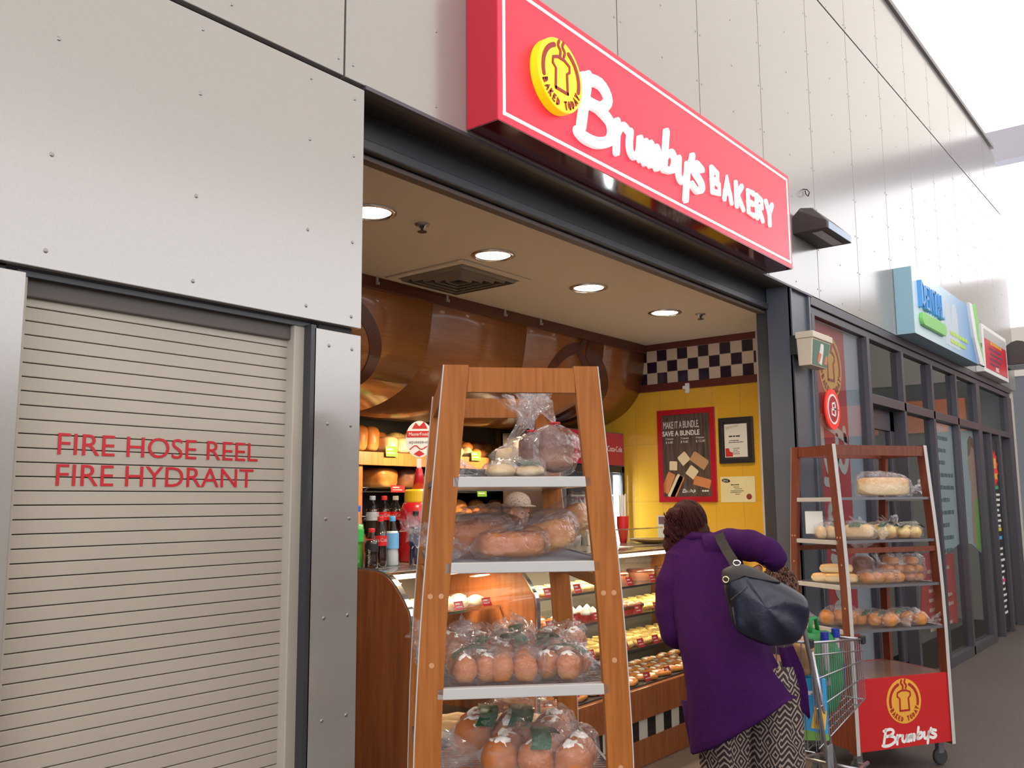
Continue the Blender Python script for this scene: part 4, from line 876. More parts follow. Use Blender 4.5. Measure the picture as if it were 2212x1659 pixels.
# pastries, one of each kind then copies
def proto(name,lb,cat,grp,build):
    t=thing(name,lb,cat,(0,0,0),0,grp); build(t); return t
def b_scroll(t):
    q=MB(); q.ell((0,0,.022),(.05,.05,.026),nz=.12,seed=2,flat=.8,seg=18,rings=8).build('base',B_['cheese'],t,smooth=True)
    MB().stroke([(.033*math.cos(a)*(1-a/14),.033*math.sin(a)*(1-a/14)) for a in [i*.5 for i in range(24)]],.012,lambda u,v,d:(u,v,.040+d),0,.009).build('topping',mat('melted_cheese',(.85,.62,.22),rough=.4),t)
def b_muffin(t):
    MB().lathe([(.024,0),(.033,.04)],seg=20).build('paper_case',mat('case_red',(.45,.03,.03)),t)
    MB().ell((0,0,.048),(.040,.040,.026),nz=.15,seed=3,seg=16,rings=8).build('top',B_['choc'],t,smooth=True)
def b_cup(t):
    MB().lathe([(.022,0),(.030,.04)],seg=20).build('paper_case',mat('case_red',(.45,.03,.03)),t)
    MB().lathe([(.031,.038),(.030,.052),(.018,.066),(.004,.08)],seg=18).build('cream_swirl',B_['cream'],t,smooth=True)
def b_roll(t): MB().ell((0,0,.028),(.052,.045,.032),nz=.1,seed=5,flat=.8).build('crust',B_['pale'],t,smooth=True)
def b_pizza(t):
    MB().ell((0,0,.014),(.085,.045,.018),nz=.1,seed=6,flat=.7,sq=.8).build('base',B_['gold'],t,smooth=True)
    for k in range(3): MB().ell((-.045+.045*k,.008*(k%2),.029),(.022,.026,.008),nz=.3,seed=k+9,seg=10,rings=6).build('icing',B_['pink'] if k%2 else B_['cream'],t,smooth=True)
def b_danish(t):
    MB().ell((0,0,.016),(.048,.04,.02),nz=.15,seed=8,flat=.7).build('base',B_['red'],t,smooth=True); MB().ell((0,0,.034),(.022,.018,.008),nz=.2,seed=4,seg=10,rings=6).build('filling',B_['cream'],t,smooth=True)
def b_cake(t):
    MB().lathe([(.10,0),(.10,.06),(.09,.07),(.0001,.072)],seg=36).build('sponge',B_['choc'],t,smooth=False); MB().lathe([(.10,.055),(.103,.062),(.095,.074),(.08,.075),(.0001,.076)],seg=30).build('icing',mat('choc_icing',(.10,.03,.02),rough=.2,coat=.5),t,smooth=True)
rnd=random.Random(4)
def row(build,name,lb,cat,grp,xs,ys,z,first_loc=None,rots=True):
    p=None
    for j,y in enumerate(ys):
        for i,x in enumerate(xs):
            xx=x+rnd.uniform(-.008,.008); yy=y+rnd.uniform(-.006,.006); r=rnd.uniform(-.5,.5) if rots else 0
            if p is None: p=proto(name,lb,cat,grp,build); p.location=(xx,yy,z); p.rotation_euler=(0,0,r)
            else: clone(p,(xx,yy,z),(0,0,r))
fr_=lambda a,b,s:[a+s*i for i in range(int((b-a)/s)+1)]
row(b_roll,'bread_roll','floury pale roll on top shelf of left display case','bread roll','rolls in left display case',fr_(3.06,3.80,.115),(3.27,3.39),1.031)
row(b_danish,'danish','small brown pastry on middle shelf of left display case','pastry','pastries in left display case',fr_(3.05,3.82,.12),(3.22,3.33),.856)
row(b_pizza,'finger_bun','iced finger bun on deck of left display case','pastry','finger buns in left display case',fr_(3.1,3.8,.2),(3.10,3.21),.466)
row(b_pizza,'pizza_roll','iced finger pastry along the deck of right display case','pastry','pastries on deck of right display case',fr_(4.02,6.4,.185),(3.04,3.14,3.24,3.34),.466)
row(b_scroll,'cheese_scroll','cheesy yellow scroll on lowest glass shelf of right case','pastry','cheese scrolls on lowest glass shelf',fr_(3.97,6.38,.112),(3.15,3.26,3.37),.656)
row(b_scroll,'savoury_scroll','yellow topped savoury scroll on third glass shelf of right case','pastry','savoury scrolls on third glass shelf',fr_(5.45,6.38,.115),(3.24,3.35,3.46),.856)
row(b_danish,'jam_danish','small pink iced danish on third glass shelf, left part','pastry','danishes on third glass shelf',fr_(3.97,4.6,.11),(3.2,3.31,3.42),.856)
row(b_cup,'cupcake','cream topped cupcake in red case on third glass shelf','cupcake','cream cupcakes',fr_(4.72,4.95,.085),(3.21,3.31),.856)
row(b_muffin,'muffin','chocolate muffin in red case on third glass shelf','muffin','chocolate muffins',fr_(5.05,5.36,.09),(3.20,3.30),.856)
row(b_scroll,'top_shelf_slice','golden topped bake on top glass shelf of right case','pastry','bakes on the top glass shelf',fr_(3.98,4.95,.115),(3.24,3.36),1.031)
for i,(x,lb) in enumerate([(5.35,'chocolate round cake on top glass shelf, left one'),(5.70,'chocolate round cake on top glass shelf, middle one'),(6.1,'chocolate round cake on top glass shelf, right one')]):
    t=thing('chocolate_cake',lb,'cake',(x,3.40,1.031),0,'chocolate cakes'); b_cake(t)
# small price tickets
def ticket(x,y,z,m,lb,grp,w=.07,h=.045,tilt=.35,words=None):
    t=thing('price_ticket',lb,'price ticket',(x,y,z),0,grp); t.rotation_euler=(-tilt,0,0)
    MB().box(-w/2,w/2,-.001,.001,0,h).build('card',m,t)
    q=MB(); q.box(-w*.38,w*.1,-.0016,-.001,h*.62,h*.78); q.box(-w*.38,w*.3,-.0016,-.001,h*.3,h*.4); q.build('print',M['lam'],t); return t
tr=mat('ticket_red',(.38,.02,.03),rough=.35)
for i,x in enumerate(fr_(3.1,3.8,.22)): ticket(x,3.185,1.036,tr,'dark red ticket on top shelf lip of left case','tickets on left case')
k=0
for z,y,st,xs in ((.467,2.995,.26,(4.05,6.35)),(.662,3.065,.19,(4.0,6.3)),(.862,3.115,.24,(4.0,6.3)),(1.037,3.175,.3,(4.0,6.2))):
    for x in fr_(xs[0],xs[1],st): ticket(x,y,z,tr,['dark red ticket along the deck front','dark red ticket on lowest glass shelf','dark red ticket on third glass shelf','dark red ticket on the top glass shelf'][k],['tickets along the deck','tickets on lowest glass shelf','tickets on third glass shelf','tickets on top glass shelf'][k],.075,.055)
    k+=1
for x,lb in ((4.25,'left white sheet of paper lying on counter glass'),(5.35,'right white sheet of paper lying on counter glass')):
    o=MB().box(-.12,.12,-.06,.06,0,.002).build('paper_sheet',M['paper']); o.location=(x,3.37,CZ+.001); tag(o,lb,'paper')
# glass screens and platter on the right of worktop
t=thing('glass_screen','clear upright glass guard with chrome rail on right part of counter','glass screen',(5.95,3.62,CZ))
MB().box(-.45,.48,-.004,.004,0,.10).build('pane',M['case'],t); MB().tube([(-.45,0,.105),(.48,0,.105)],.006,8).build('rail',M['chrome'],t)
t=thing('serving_platter','shallow bamboo platter on right end of counter behind customer','platter',(6.02,3.48,CZ)); MB().lathe([(.05,0),(.10,.006),(.17,.03),(.175,.034)],seg=36).build('dish',mat('bamboo',(.45,.27,.10),rough=.5),t,smooth=True)
# ================================================================ bottles on the left of the counter
def bottle(label,loc,kind,grp,h=.235,r=.033,rot=0):
    t=thing('drink_bottle',label,'bottle',loc,rot,grp)
    cols=dict(cola=(M['cola'],mat('cola_red',(.62,.012,.015),rough=.3),mat('cap_red',(.6,.02,.02))),diet=(M['cola'],mat('silver_label',(.55,.56,.60),rough=.3,metal=.4),mat('cap_grey',(.35,.4,.48))),vanilla=(M['cola'],mat('cola_red',(.62,.012,.015)),mat('cap_cream',(.75,.70,.55))),
      zero=(M['cola'],M['black'],mat('cap_red',(.6,.02,.02))),water=(mat('water_fill',(.55,.60,.62),rough=.05,coat=.5),mat('water_blue',(.15,.42,.75),rough=.3),mat('cap_blue',(.10,.40,.75))),sport=(mat('sport_fill',(.01,.015,.05),rough=.1,coat=.5),mat('sport_label',(.012,.03,.09),rough=.25),M['black']),lemon=(mat('lemon_fill',(.10,.40,.06),rough=.1,coat=.5),mat('lemon_label',(.05,.45,.10),rough=.3),mat('cap_bl2',(.03,.12,.55))))[kind]
    P=[(r*.85,0),(r,.006),(r,h*.22),(r*.90,h*.34),(r*.97,h*.42),(r,h*.60),(r*.9,h*.70),(r*.6,h*.80),(r*.40,h*.87),(r*.38,h*.93)]
    MB().lathe([(a*.97,z) for a,z in P[:7]],seg=28).build('drink',cols[0],t,smooth=False if kind=='x' else True)
    MB().lathe(P,seg=28,cap=False).build('bottle_body',M['pet'],t,smooth=True)
    MB().lathe([(r*1.01,h*.42),(r*1.01,h*.62)] if kind not in('sport','water') else [(r*1.01,h*.35),(r*1.01,h*.66)],seg=28,cap=False).build('label_wrap',cols[1],t,smooth=True)
    MB().lathe([(r*.47,h*.90),(r*.47,h*.985),(r*.40,h)],seg=20).build('cap',cols[2],t)
    cyl=lambda zc:(lambda u,v,d:((r*1.01+d)*math.sin(u/r),-(r*1.01+d)*math.cos(u/r),zc+v))
    q=MB()
    if kind in('cola','vanilla'): q.text('Coca-Cola',.026,cyl(h*.50),0,.0008,'CENTER',.78)
    elif kind=='diet': q.text('Diet Coke',.024,cyl(h*.50),0,.0008,'CENTER',.78)
    elif kind=='sport':
        q.text('POW',.024,cyl(h*.60),0,.0008,'CENTER'); q.stroke([(-.015,-.03),(.015,.02)],.005,cyl(h*.42),0,.0008); q.stroke([(.015,-.03),(-.015,.02)],.005,cyl(h*.42),0,.0008)
    elif kind=='zero': q.text('mother',.024,lambda u,v,d:((r*1.01+d)*math.sin(-v/r),-(r*1.01+d)*math.cos(-v/r),.02+u),0,.0008,'LEFT')
    elif kind=='water': q.box(0,0,0,0,0,0)
    if q.v and kind!='water': q.build('lettering',M['lam'],t)
    return t
ray_rot=-.9
YB0=3.40
sd=thing('drink_stand','small red stepped stand holding the back row of soft drink bottles','stand',(3.40,3.63,CZ)); MB().box(-.20,.16,-.05,.05,0,.125).build('step',mat('stand_red',(.32,.015,.02)),sd,bevel=.004)
fb=[(3.335,3.63,'diet','silver labelled cola bottle with grey cap in back row'),(3.42,3.63,'cola','red capped cola bottle in the middle of back row'),(3.505,3.63,'vanilla','cream capped cola bottle at right of back row')]
for x,y,k,lb in fb: bottle(lb,(x,y,CZ+.126),k,'drink bottles on the counter',.225,.035,ray_rot)
ff=[(2.99,3.36,'lemon','green lemonade bottle at far left, cut by the wall edge',.30),(3.02,3.29,'zero','slim black energy drink at left of front row',.19),(3.115,3.33,'cola','red capped cola bottle in the front row',.245),(3.205,3.34,'water','clear water bottle with blue label in front row',.245),(3.32,3.29,'sport','dark blue sports drink at right of front row',.27)]
for x,y,k,lb,h in ff: bottle(lb,(x,y,CZ+.001),k,'drink bottles on the counter',h,.033,ray_rot)
t=thing('sauce_dispenser','giant red squeeze bottle shaped sauce dispenser with yellow collar and round sign','dispenser',(3.515,3.46,CZ),-.9)
MB().lathe([(.095,0),(.10,.01),(.10,.27),(.085,.31),(.07,.32)],seg=36).build('body',mat('sauce_red',(.5,.015,.02),rough=.25,coat=.4),t,smooth=True)
MB().lathe([(.075,.31),(.078,.32),(.078,.375),(.07,.385),(.0001,.386)],seg=32).build('collar',mat('sauce_yellow',(.80,.50,.02),rough=.3),t,smooth=False)
MB().lathe([(.036,.386),(.018,.49),(.012,.50)],seg=20).build('nozzle',mat('sauce_red',(.5,.015,.02)),t,smooth=True)
MB().box(-.012,.012,-.003,.003,.49,.55).build('stem',M['white'],t)
dd=MB().prism([(.075*math.cos(2*PI*i/32)*(1-.0*math.sin(2*PI*i/32)),  .655+.10*math.sin(2*PI*i/32)) for i in range(32)],lambda u,v,d:(u,-d,v),-.003,.003).build('sign_disc',M['white'],t)
q=MB(); q.box(-.07,.07,-.0045,-.003,.665,.70); q.build('red_band',M['inkr'],dd); 
q=MB(); q.text('MasterFoods',.026,lambda u,v,d:(u,-.0045-d,.674+v),0,.0008,'CENTER',.85); q.build('brand_text',M['white'],dd)
q=MB(); q.text('squeeze-on',.026,lambda u,v,d:(u+v*.2,-.003-d,.632+v),0,.0008,'CENTER',.95); q.build('slogan',M['ink'],dd)
q=MB(); q.prism([(-.04,.712),(-.02,.745),(0,.725),(.025,.75),(.045,.712)],lambda u,v,d:(u,-.003-d,v),0,.001); q.stroke([(-.05,.60),(-.02,.62),(.01,.60),(.04,.615)],.006,lambda u,v,d:(u,-.003-d,v),0,.001); q.prism([(-.03,.575),(.0,.595),(.03,.575),(0,.56)],lambda u,v,d:(u,-.003-d,v),0,.001); q.build('artwork',M['inkr'],dd)
# ================================================================ back shelving with bread
UY,UB=4.80,5.25
su=thing('bread_shelving','tall honey timber bread shelving along the back wall','shelving',(5.2,UY,0)); OU=(5.2,UY,0)
for x in (4.28,5.20,6.42): box('upright',M['wcab'],(x-.035,x+.035,UY,UB,-.062,1.86),su,.003,OU)
box('top_board',M['wcab'],(3.4,6.46,UY-.02,UB,1.845,1.885),su,.003,OU); box('front_fascia',M['wcab'],(3.4,6.46,UY-.025,UY-.0,1.79,1.885),su,.003,OU)
box('upright',M['wcab'],(3.4,3.47,UY,UB,-.062,1.86),su,.003,OU)
box('back_board',M['black'],(3.4,6.46,UB,UB+.02,0,1.88),su,0,OU)
for z in (.55,.92,1.19,1.42,1.62):
    box('wire_tray',M['black'],(3.47,6.385,UY+.02,UB,z-.02,z-.01),su,0,OU)
    q=MB()
    for a,b in ((3.47,4.245),(4.315,5.165),(5.235,6.385)):
        q.tube([(a,UY+.0,z+.012),(b,UY+.0,z+.012)],.004,6); q.tube([(a,UY-.02,z-.01),(a+.03,UY-.03,z+.012),(a,UY,z+.012)],.005,6)
    q.off(OU).build('front_wire',M['chrome'],su)
gt_=lambda: M['green']
def gticket(x,z,lb): 
    t=ticket(x,UY-.045,z,M['green'],lb,'green price tickets on the shelving',.115,.075,.1); return t
for x,z,lb in [(4.55,1.885,'green price ticket below high tin loaves'),(5.25,1.885,'leftmost green ticket below top shelf rolls'),(5.48,1.885,'second green ticket below top shelf rolls'),(5.72,1.885,'third green ticket below top shelf rolls'),(6.0,1.885,'rightmost green ticket below top shelf rolls'),(5.55,1.60,'green ticket on shelf with finger rolls'),(5.30,1.37,'left green ticket below crusty cobs'),(5.62,1.37,'right green ticket below crusty cobs')]: gticket(x,z-.03,lb)
ticket(4.62,UY-.04,1.60,tr,'dark red ticket below sliced-side tin loaf','red ticket on the shelving',.14,.05,.1)
# breads on top
def shelf_loaf(lb,loc,L,W,H,cm,rz=0,grp='tin loaves on top of shelving',seed=0,lumps=2):
    o=loaf_mb(L,W,H,lumps,seed,top=.25).build('tin_loaf',B_[cm],smooth=True); o.location=loc; o.rotation_euler=(0,0,rz); return tag(o,lb,'bread',grp)
TZ=1.886
for i,(x,y,cm,lb) in enumerate([(4.22,4.95,'gold','tall tin loaf at left end above shelving'),(4.36,4.97,'gold','tall tin loaf second from left above shelving'),(4.50,5.0,'gold','tall tin loaf third from left above shelving'),(4.62,4.93,'pale','floury split loaf in front of croissant pile'),(4.77,4.95,'pale','floury split loaf right of first one'),(4.68,5.12,'red','browned loaf behind the floury ones'),(4.86,5.1,'cheese','cheese topped loaf behind the round sauce sign'),(4.97,4.93,'pale','pale long loaf beside near rack left leg')]):
    shelf_loaf(lb,(x,y,TZ),.27,.12,.19 if i<3 else .12 if i<5 else .17,cm,PI/2,seed=i)
shelf_loaf('pale sided tin loaf on second shelf behind the bottles',(4.62,4.97,1.62),.26,.24,.155,'gold',PI/2+.3,'loaves on second shelf',3); shelf_loaf('dark seeded loaf beside pale tin loaf on second shelf',(4.87,5.0,1.62),.26,.15,.155,'dark',PI/2,'loaves on second shelf',5)
shelf_loaf('round brown loaf partly hidden by near rack leg, second shelf',(5.03,5.0,1.62),.2,.13,.13,'grain',PI/2,'loaves on second shelf',6)
pr=None
def brow(nm,lb,grp,xs,ys,z,r,h,cm,jit=.01):
    p=None
    for y in ys:
        for x in xs:
            if p is None: p=MB().ell((0,0,h*.45),(r,r*.9,h*.55),nz=.08,seed=int(z*10+x),flat=.75,seg=18,rings=10).build(nm,B_[cm],smooth=True); tag(p,lb,'bread roll',grp); p.location=(x,y,z); c=p
            else: c=p.copy(); S.collection.objects.link(c); c.location=(x+rnd.uniform(-jit,jit),y+rnd.uniform(-jit,jit),z); c.rotation_euler=(0,0,rnd.uniform(0,6))
brow('floury_roll','floury round roll on top shelf behind near rack','floury rolls on top shelf',[5.26,5.37,5.48],(4.87,5.0),TZ,.058,.085,'pale'); brow('floury_roll','floury round roll piled on second layer of top shelf','piled floury rolls',[5.28,5.42],(4.95,),TZ+.075,.06,.085,'pale')
brow('glazed_roll','glazed golden roll in front row on top shelf','front glazed rolls on top shelf',[5.60,5.71,5.82,5.93,6.04,6.15],(4.87,),TZ,.057,.075,'gold'); brow('glazed_roll','glazed golden roll in upper back row on top shelf','upper glazed rolls on top shelf',[5.62,5.75,5.88,6.01,6.14,6.26],(4.99,),TZ+.05,.064,.085,'gold'); brow('glazed_roll','glazed brown roll in rearmost row on top shelf','rear glazed rolls on top shelf',[5.68,5.84,6.0,6.16],(5.12,),TZ+.075,.066,.085,'red')
for i,x in enumerate((5.33,5.52,5.71,5.90,6.1)):
    o=loaf_mb(.30,.075,.055,2,i).build('finger_roll',B_['sand'],smooth=True); o.location=(x,4.95,1.62); o.rotation_euler=(0,0,.0+.0); o.scale=(.6,1,1); tag(o,'pale finger roll on second shelf behind near rack','bread roll','finger rolls on second shelf')
brow('crusty_cob','large crusty cob on third shelf behind near rack','large cobs on third shelf',[5.30,5.52,5.76,6.0],(5.0,),1.42,.088,.13,'gold'); brow('crusty_cob','small crusty roll in front of large cobs on third shelf','small rolls on third shelf',[5.27,5.37,5.47,5.58,5.7,5.82],(4.86,),1.42,.05,.06,'gold')
brow('brown_cob','brown cob on a lower shelf behind near rack','cobs on lower shelf',[4.45,4.65,4.85,5.05,5.35,5.55,5.75,5.95,6.15],(4.98,),1.19,.085,.12,'red'); brow('grain_cob','seeded cob on the lowest visible shelf','cobs on lowest shelf',[3.6,3.85,4.1,4.45,4.7,4.95,5.35,5.6,5.85,6.1],(4.98,),.92,.085,.12,'grain')
for o_ in list(S.collection.objects):
    if o_.parent is None and 4.7<o_.location.y<5.35 and o_.get('category') in('bread','bread roll','price ticket','shelving'): o_.location.z+=.062
# ================================================================ fridge
t=thing('drinks_fridge','tall glass-door drinks fridge with red header against yellow wall','fridge',(6.07,4.0,0)); OFr=(6.07,4.0,0)
fx0,fx1,fy0,fy1,fz=5.62,6.49,4.0,4.62,2.15
q=MB(); q.box(fx0,fx0+.03,fy0,fy1,.0,fz); q.box(fx1-.03,fx1,fy0,fy1,0,fz); q.box(fx0,fx1,fy0,fy1,fz-.02,fz); q.box(fx0,fx1,fy0,fy1,0,.15); q.box(fx0,fx1,fy1-.03,fy1,0,fz); q.off(OFr).build('cabinet',M['tray'],t,bevel=.004)
box('inner_lining',mat('fridge_white',(.7,.7,.7)),(fx0+.03,fx1-.03,fy1-.06,fy1-.03,.15,1.88),t,0,OFr)
hd=box('header_panel',mat('fridge_red',(.30,.008,.02),rough=.25,emit=(.5,.01,.03),es=.15),(fx0+.005,fx1-.03,fy0-.02,fy0+.02,1.88,2.14),t,.003,OFr)
q=MB(); q.text('Coca-Cola',.065,fac(fy0-.021),0,.002,'RIGHT',.8); q.v=[(a+6.43,b,c+1.99) for a,b,c in q.v]; q.off(OFr).build('lettering',M['white'],hd)
for a,b in ((fx0+.03,6.04),(6.06,fx1-.03)):
    q=MB(); w=.035; q.box(a,a+w,fy0-.02,fy0+.0,.15,1.87); q.box(b-w,b,fy0-.02,fy0,.15,1.87); q.box(a,b,fy0-.02,fy0,.15,.2); q.box(a,b,fy0-.02,fy0,1.82,1.87)
    dr=q.off(OFr).build('door',M['black'],t); box('door_glass',M['case'],(a+w,b-w,fy0-.012,fy0-.006,.2,1.82),dr,0,OFr)
for z in (.45,.75,1.0,1.22,1.44,1.64): box('shelf',M['lam'],(fx0+.035,fx1-.035,fy0+.04,fy1-.07,z-.012,z),t,0,OFr)
MB().tube([(6.405,fy0+.03,.2),(6.405,fy0+.03,1.80)],.022,10).off(OFr).build('light_tube',mat('fridge_lamp',(1,1,1),emit=(.95,.98,1),es=14),t)
l=bpy.data.lights.new('fridge_glow','AREA'); l.shape='RECTANGLE'; l.size=.05; l.size_y=1.5; l.energy=8; l.color=(.9,.95,1); lo=bpy.data.objects.new('fridge_glow',l); S.collection.objects.link(lo); lo.parent=t; lo.location=(.3,.03,1.0); lo.rotation_euler=(PI/2,0,PI)
k=0
for z in (1.44,1.22,1.0,.75):
    for x in (5.70,5.80,5.90,6.0,6.12,6.22,6.31):
        if k==0:
            jt=thing('milk_bottle','small plastic drink bottle standing on fridge shelf','bottle',(x,4.15,z+.001),0,'bottles inside the fridge'); MB().lathe([(.032,0),(.033,.11),(.014,.15),(.013,.165)],seg=16).build('body',mat('milk_pl',(.55,.5,.42),rough=.2),jt,smooth=True); MB().lathe([(.017,.163),(.017,.182)],seg=14).build('cap',mat('cap_red',(.6,.02,.02)),jt); k=1
        else: clone(jt,(x,4.15,z+.001))
# straws in red holder
t=thing('straw_holder','red plastic cup holding a bundle of white straws beside the fridge','holder',(5.62,3.66,CZ+.001),.2); t.scale=(1,1,1)
MB().lathe([(.025,.0),(.045,.12),(.046,.20)],seg=20).build('cup',mat('cup_red',(.55,.02,.02),rough=.3),t)
q=MB()
for i in range(9): a=i*.7; q.tube([(.018*math.cos(a),.018*math.sin(a),.05),(.022*math.cos(a),.022*math.sin(a),.36+.01*math.sin(i*3))],.005,6)
q.build('straws',M['white'],t)
t.location=(5.95,3.69,CZ+.001)
t=thing('price_flyer','small white flyer with red heading standing on counter behind near rack','flyer',(5.12,3.68,CZ+.001),0); MB().box(-.06,.06,-.002,.002,0,.17).build('sheet',M['paper'],t); MB().box(-.06,.06,-.003,-.002,.14,.17).build('heading',M['inkr'],t)
t=thing('takeaway_cup','white takeaway cup on the counter behind near rack','cup',(5.48,3.66,CZ+.001),0); MB().lathe([(.03,0),(.042,.10)],seg=24).build('cup',M['white'],t); MB().lathe([(.045,.098),(.045,.106),(.036,.112)],seg=24).build('lid',M['white'],t)
# ================================================================ posters on the yellow wall
fw=lambda x:(lambda u,v,d:(x-d,-u,v))
PX=WX-.004
t=thing('framed_poster','red framed dark poster MAKE IT A BUNDLE with bread pictures','poster',(WX,3.416,1.575)); O=(WX,3.416,1.575)
y0,y1,z0,z1=3.163,3.67,1.576,2.316
q=MB(); b=.042
q.box(WX-.02,WX,y0,y1,z0,z0+b); q.box(WX-.02,WX,y0,y1,z1-b,z1); q.box(WX-.02,WX,y0,y0+b,z0+b,z1-b); q.box(WX-.02,WX,y1-b,y1,z0+b,z1-b); q.off(O).build('frame',mat('frame_red',(.42,.01,.02),rough=.25,coat=.4),t)
pm=wood('poster_planks',(.055,.038,.028),(.13,.095,.075),scale=(1,26,2),rough=.3)
box('print',pm,(WX-.012,WX-.001,y0+b,y1-b,z0+b,z1-b),t,0,O)
f0=fw(WX-.012)
q=MB(); q.text('MAKE IT A BUNDLE,',.060,lambda u,v,d:(WX-.0125-d,3.620-u,2.165+v*1.35),0,.001,sx=.60); q.off(O).build('heading',M['paper'],t)
q=MB(); q.text('SAVE A BUNDLE',.056,lambda u,v,d:(WX-.0125-d,3.628-u,2.105+v),0,.001,sx=.82,bold=.0015); q.off(O).build('heading',M['paper'],t)
q=MB()
for i,(a,c) in enumerate((('2 loaves','$ 6.80'),('3 loaves','$ 9.60'),('4 loaves','$ 12.00'))):
    q.text(a,.022,lambda u,v,d:(WX-.0125-d,3.60-i*.135-u,2.075+v),0,.001); q.text(c,.026,lambda u,v,d:(WX-.0125-d,3.60-i*.135-u,2.045+v),0,.001)
q.off(O).build('prices',M['paper'],t)
def pl(name,cx,cz,w,h,ang,m,par):
    a=math.radians(ang); P=[]
    for x,z in ((-w,-h),(w,-h),(w*1.02,h*.75),(w*.85,h),(-w*.85,h),(-w*1.02,h*.75)): P.append((cx+x*math.cos(a)-z*math.sin(a),cz+x*math.sin(a)+z*math.cos(a)))
    # cx measured rightwards in the picture -> -y
    return MB().prism([(-(3.416)+p[0],p[1]) for p in P],f0,.0005,.002).off(O).build(name,m,par)
cr1=mat('print_crust',(.58,.22,.07)); cr2=mat('print_slice',(.75,.62,.38)); cr3=mat('print_grain',(.48,.27,.13))
pl('printed_loaf',-.17,1.73,.035,.085,-25,cr1,t); pl('printed_loaf',-.105,1.70,.030,.10,-28,cr2,t); pl('printed_loaf',-.088,1.695,.024,.095,-28,cr1,t)
pl('printed_slice',-.12,1.865,.034,.036,-3,cr2,t); pl('printed_slice',-.025,1.92,.042,.042,38,cr2,t); pl('printed_slice',.045,1.81,.042,.042,-38,cr2,t); pl('printed_loaf',.11,1.90,.075,.042,-35,cr3,t); pl('printed_loaf',.13,1.73,.072,.036,-15,cr1,t)
script_word(MB(),-3.46,1.655,.11,f0,0,.001,.06).off(O).build('script',M['paper'],t)
q=MB(); 
for i in range(3): q.box(WX-.0135,WX-.012,3.235+.02*i,3.25+.02*i,1.655,1.668)
q.off(O).build('social_icons',M['paper'],t)
t=thing('certificate_frame','thick black framed white certificate on yellow wall','picture frame',(WX,2.988,1.87)); O=(WX,2.988,1.87)
y0,y1,z0,z1=2.85,3.128,1.868,2.22; b=.035
q=MB(); q.box(WX-.028,WX,y0,y1,z0,z0+b); q.box(WX-.028,WX,y0,y1,z1-b,z1); q.box(WX-.028,WX,y0,y0+b,z0+b,z1-b); q.box(WX-.028,WX,y1-b,y1,z0+b,z1-b); q.off(O).build('frame',M['black'],t,bevel=.003)
box('mount',mat('mount_brown',(.05,.03,.03)),(WX-.010,WX-.001,y0+b,y1-b,z0+b,z1-b),t,0,O); box('certificate',M['paper'],(WX-.012,WX-.010,2.90,3.085,1.915,2.17),t,0,O)
q=MB(); q.text('Winner',.036,lambda u,v,d:(WX-.0125-d,3.075-u,2.125+v+.25*u),0,.001); q.off(O).build('award_word',mat('gold_ink',(.45,.38,.15)),t)
q=MB(); lines(q,-3.05,2.07,.11,1,.03,.012,fw(WX-.012),.001,21); lines(q,-3.06,2.04,.13,2,.014,.006,fw(WX-.012),.001,22); lines(q,-3.02,1.98,.06,4,.014,.005,fw(WX-.012),.001,24); q.off(O).build('text_lines',M['ink'],t)
q=MB(); q.prism([(-3.08,1.92),(-3.02,1.92),(-3.02,1.95),(-3.045,1.96),(-3.05,1.985),(-3.08,1.985)],fw(WX-.012),0,.001); q.off(O).build('red_logo',M['inkr'],t)
t=thing('wall_certificate','cream unframed certificate with oval black mark and maroon seal','certificate',(WX,3.0,1.572)); O=(WX,3.0,1.572)
box('sheet',M['cream'],(WX-.004,WX-.0005,2.855,3.137,1.572,1.767),t,0,O)
q=MB(); q.prism([(-3.09+.035*math.cos(2*PI*i/24),1.737+.015*math.sin(2*PI*i/24)-.1*.035*math.cos(2*PI*i/24)) for i in range(24)],fw(WX-.004),0,.001); q.off(O).build('oval_mark',M['ink'],t)
q=MB(); q.text('BITE',.020,lambda u,v,d:(WX-.0052-d,3.112-u,1.731+v-.1*u),0,.0006); q.off(O).build('oval_text',M['paper'],t)
q=MB(); q.prism([(-2.905+.022*math.cos(2*PI*i/24),1.613+.022*math.sin(2*PI*i/24)) for i in range(24)],fw(WX-.004),0,.001); q.off(O).build('seal',mat('maroon',(.25,.03,.03)),t)
q=MB(); lines(q,-3.05,1.70,.11,1,.02,.009,fw(WX-.004),.001,31); lines(q,-3.03,1.685,.07,2,.014,.005,fw(WX-.004),.001,32); lines(q,-3.06,1.655,.13,2,.012,.005,fw(WX-.004),.001,33); lines(q,-3.02,1.63,.05,1,.01,.005,fw(WX-.004),.001,34); q.off(O).build('text_lines',M['ink'],t)
t=thing('wall_notice','small notice with printed block half hidden by customer hair','notice',(WX,3.62,1.40)); O=(WX,3.62,1.40)
box('sheet',mat('notice_grey',(.5,.45,.38)),(WX-.004,WX-.0005,3.60,3.70,1.28,1.47),t,0,O); q=MB(); q.box(WX-.005,WX-.004,3.61,3.69,1.40,1.46); q.off(O).build('print_block',mat('notice_dark',(.12,.05,.06)),t)
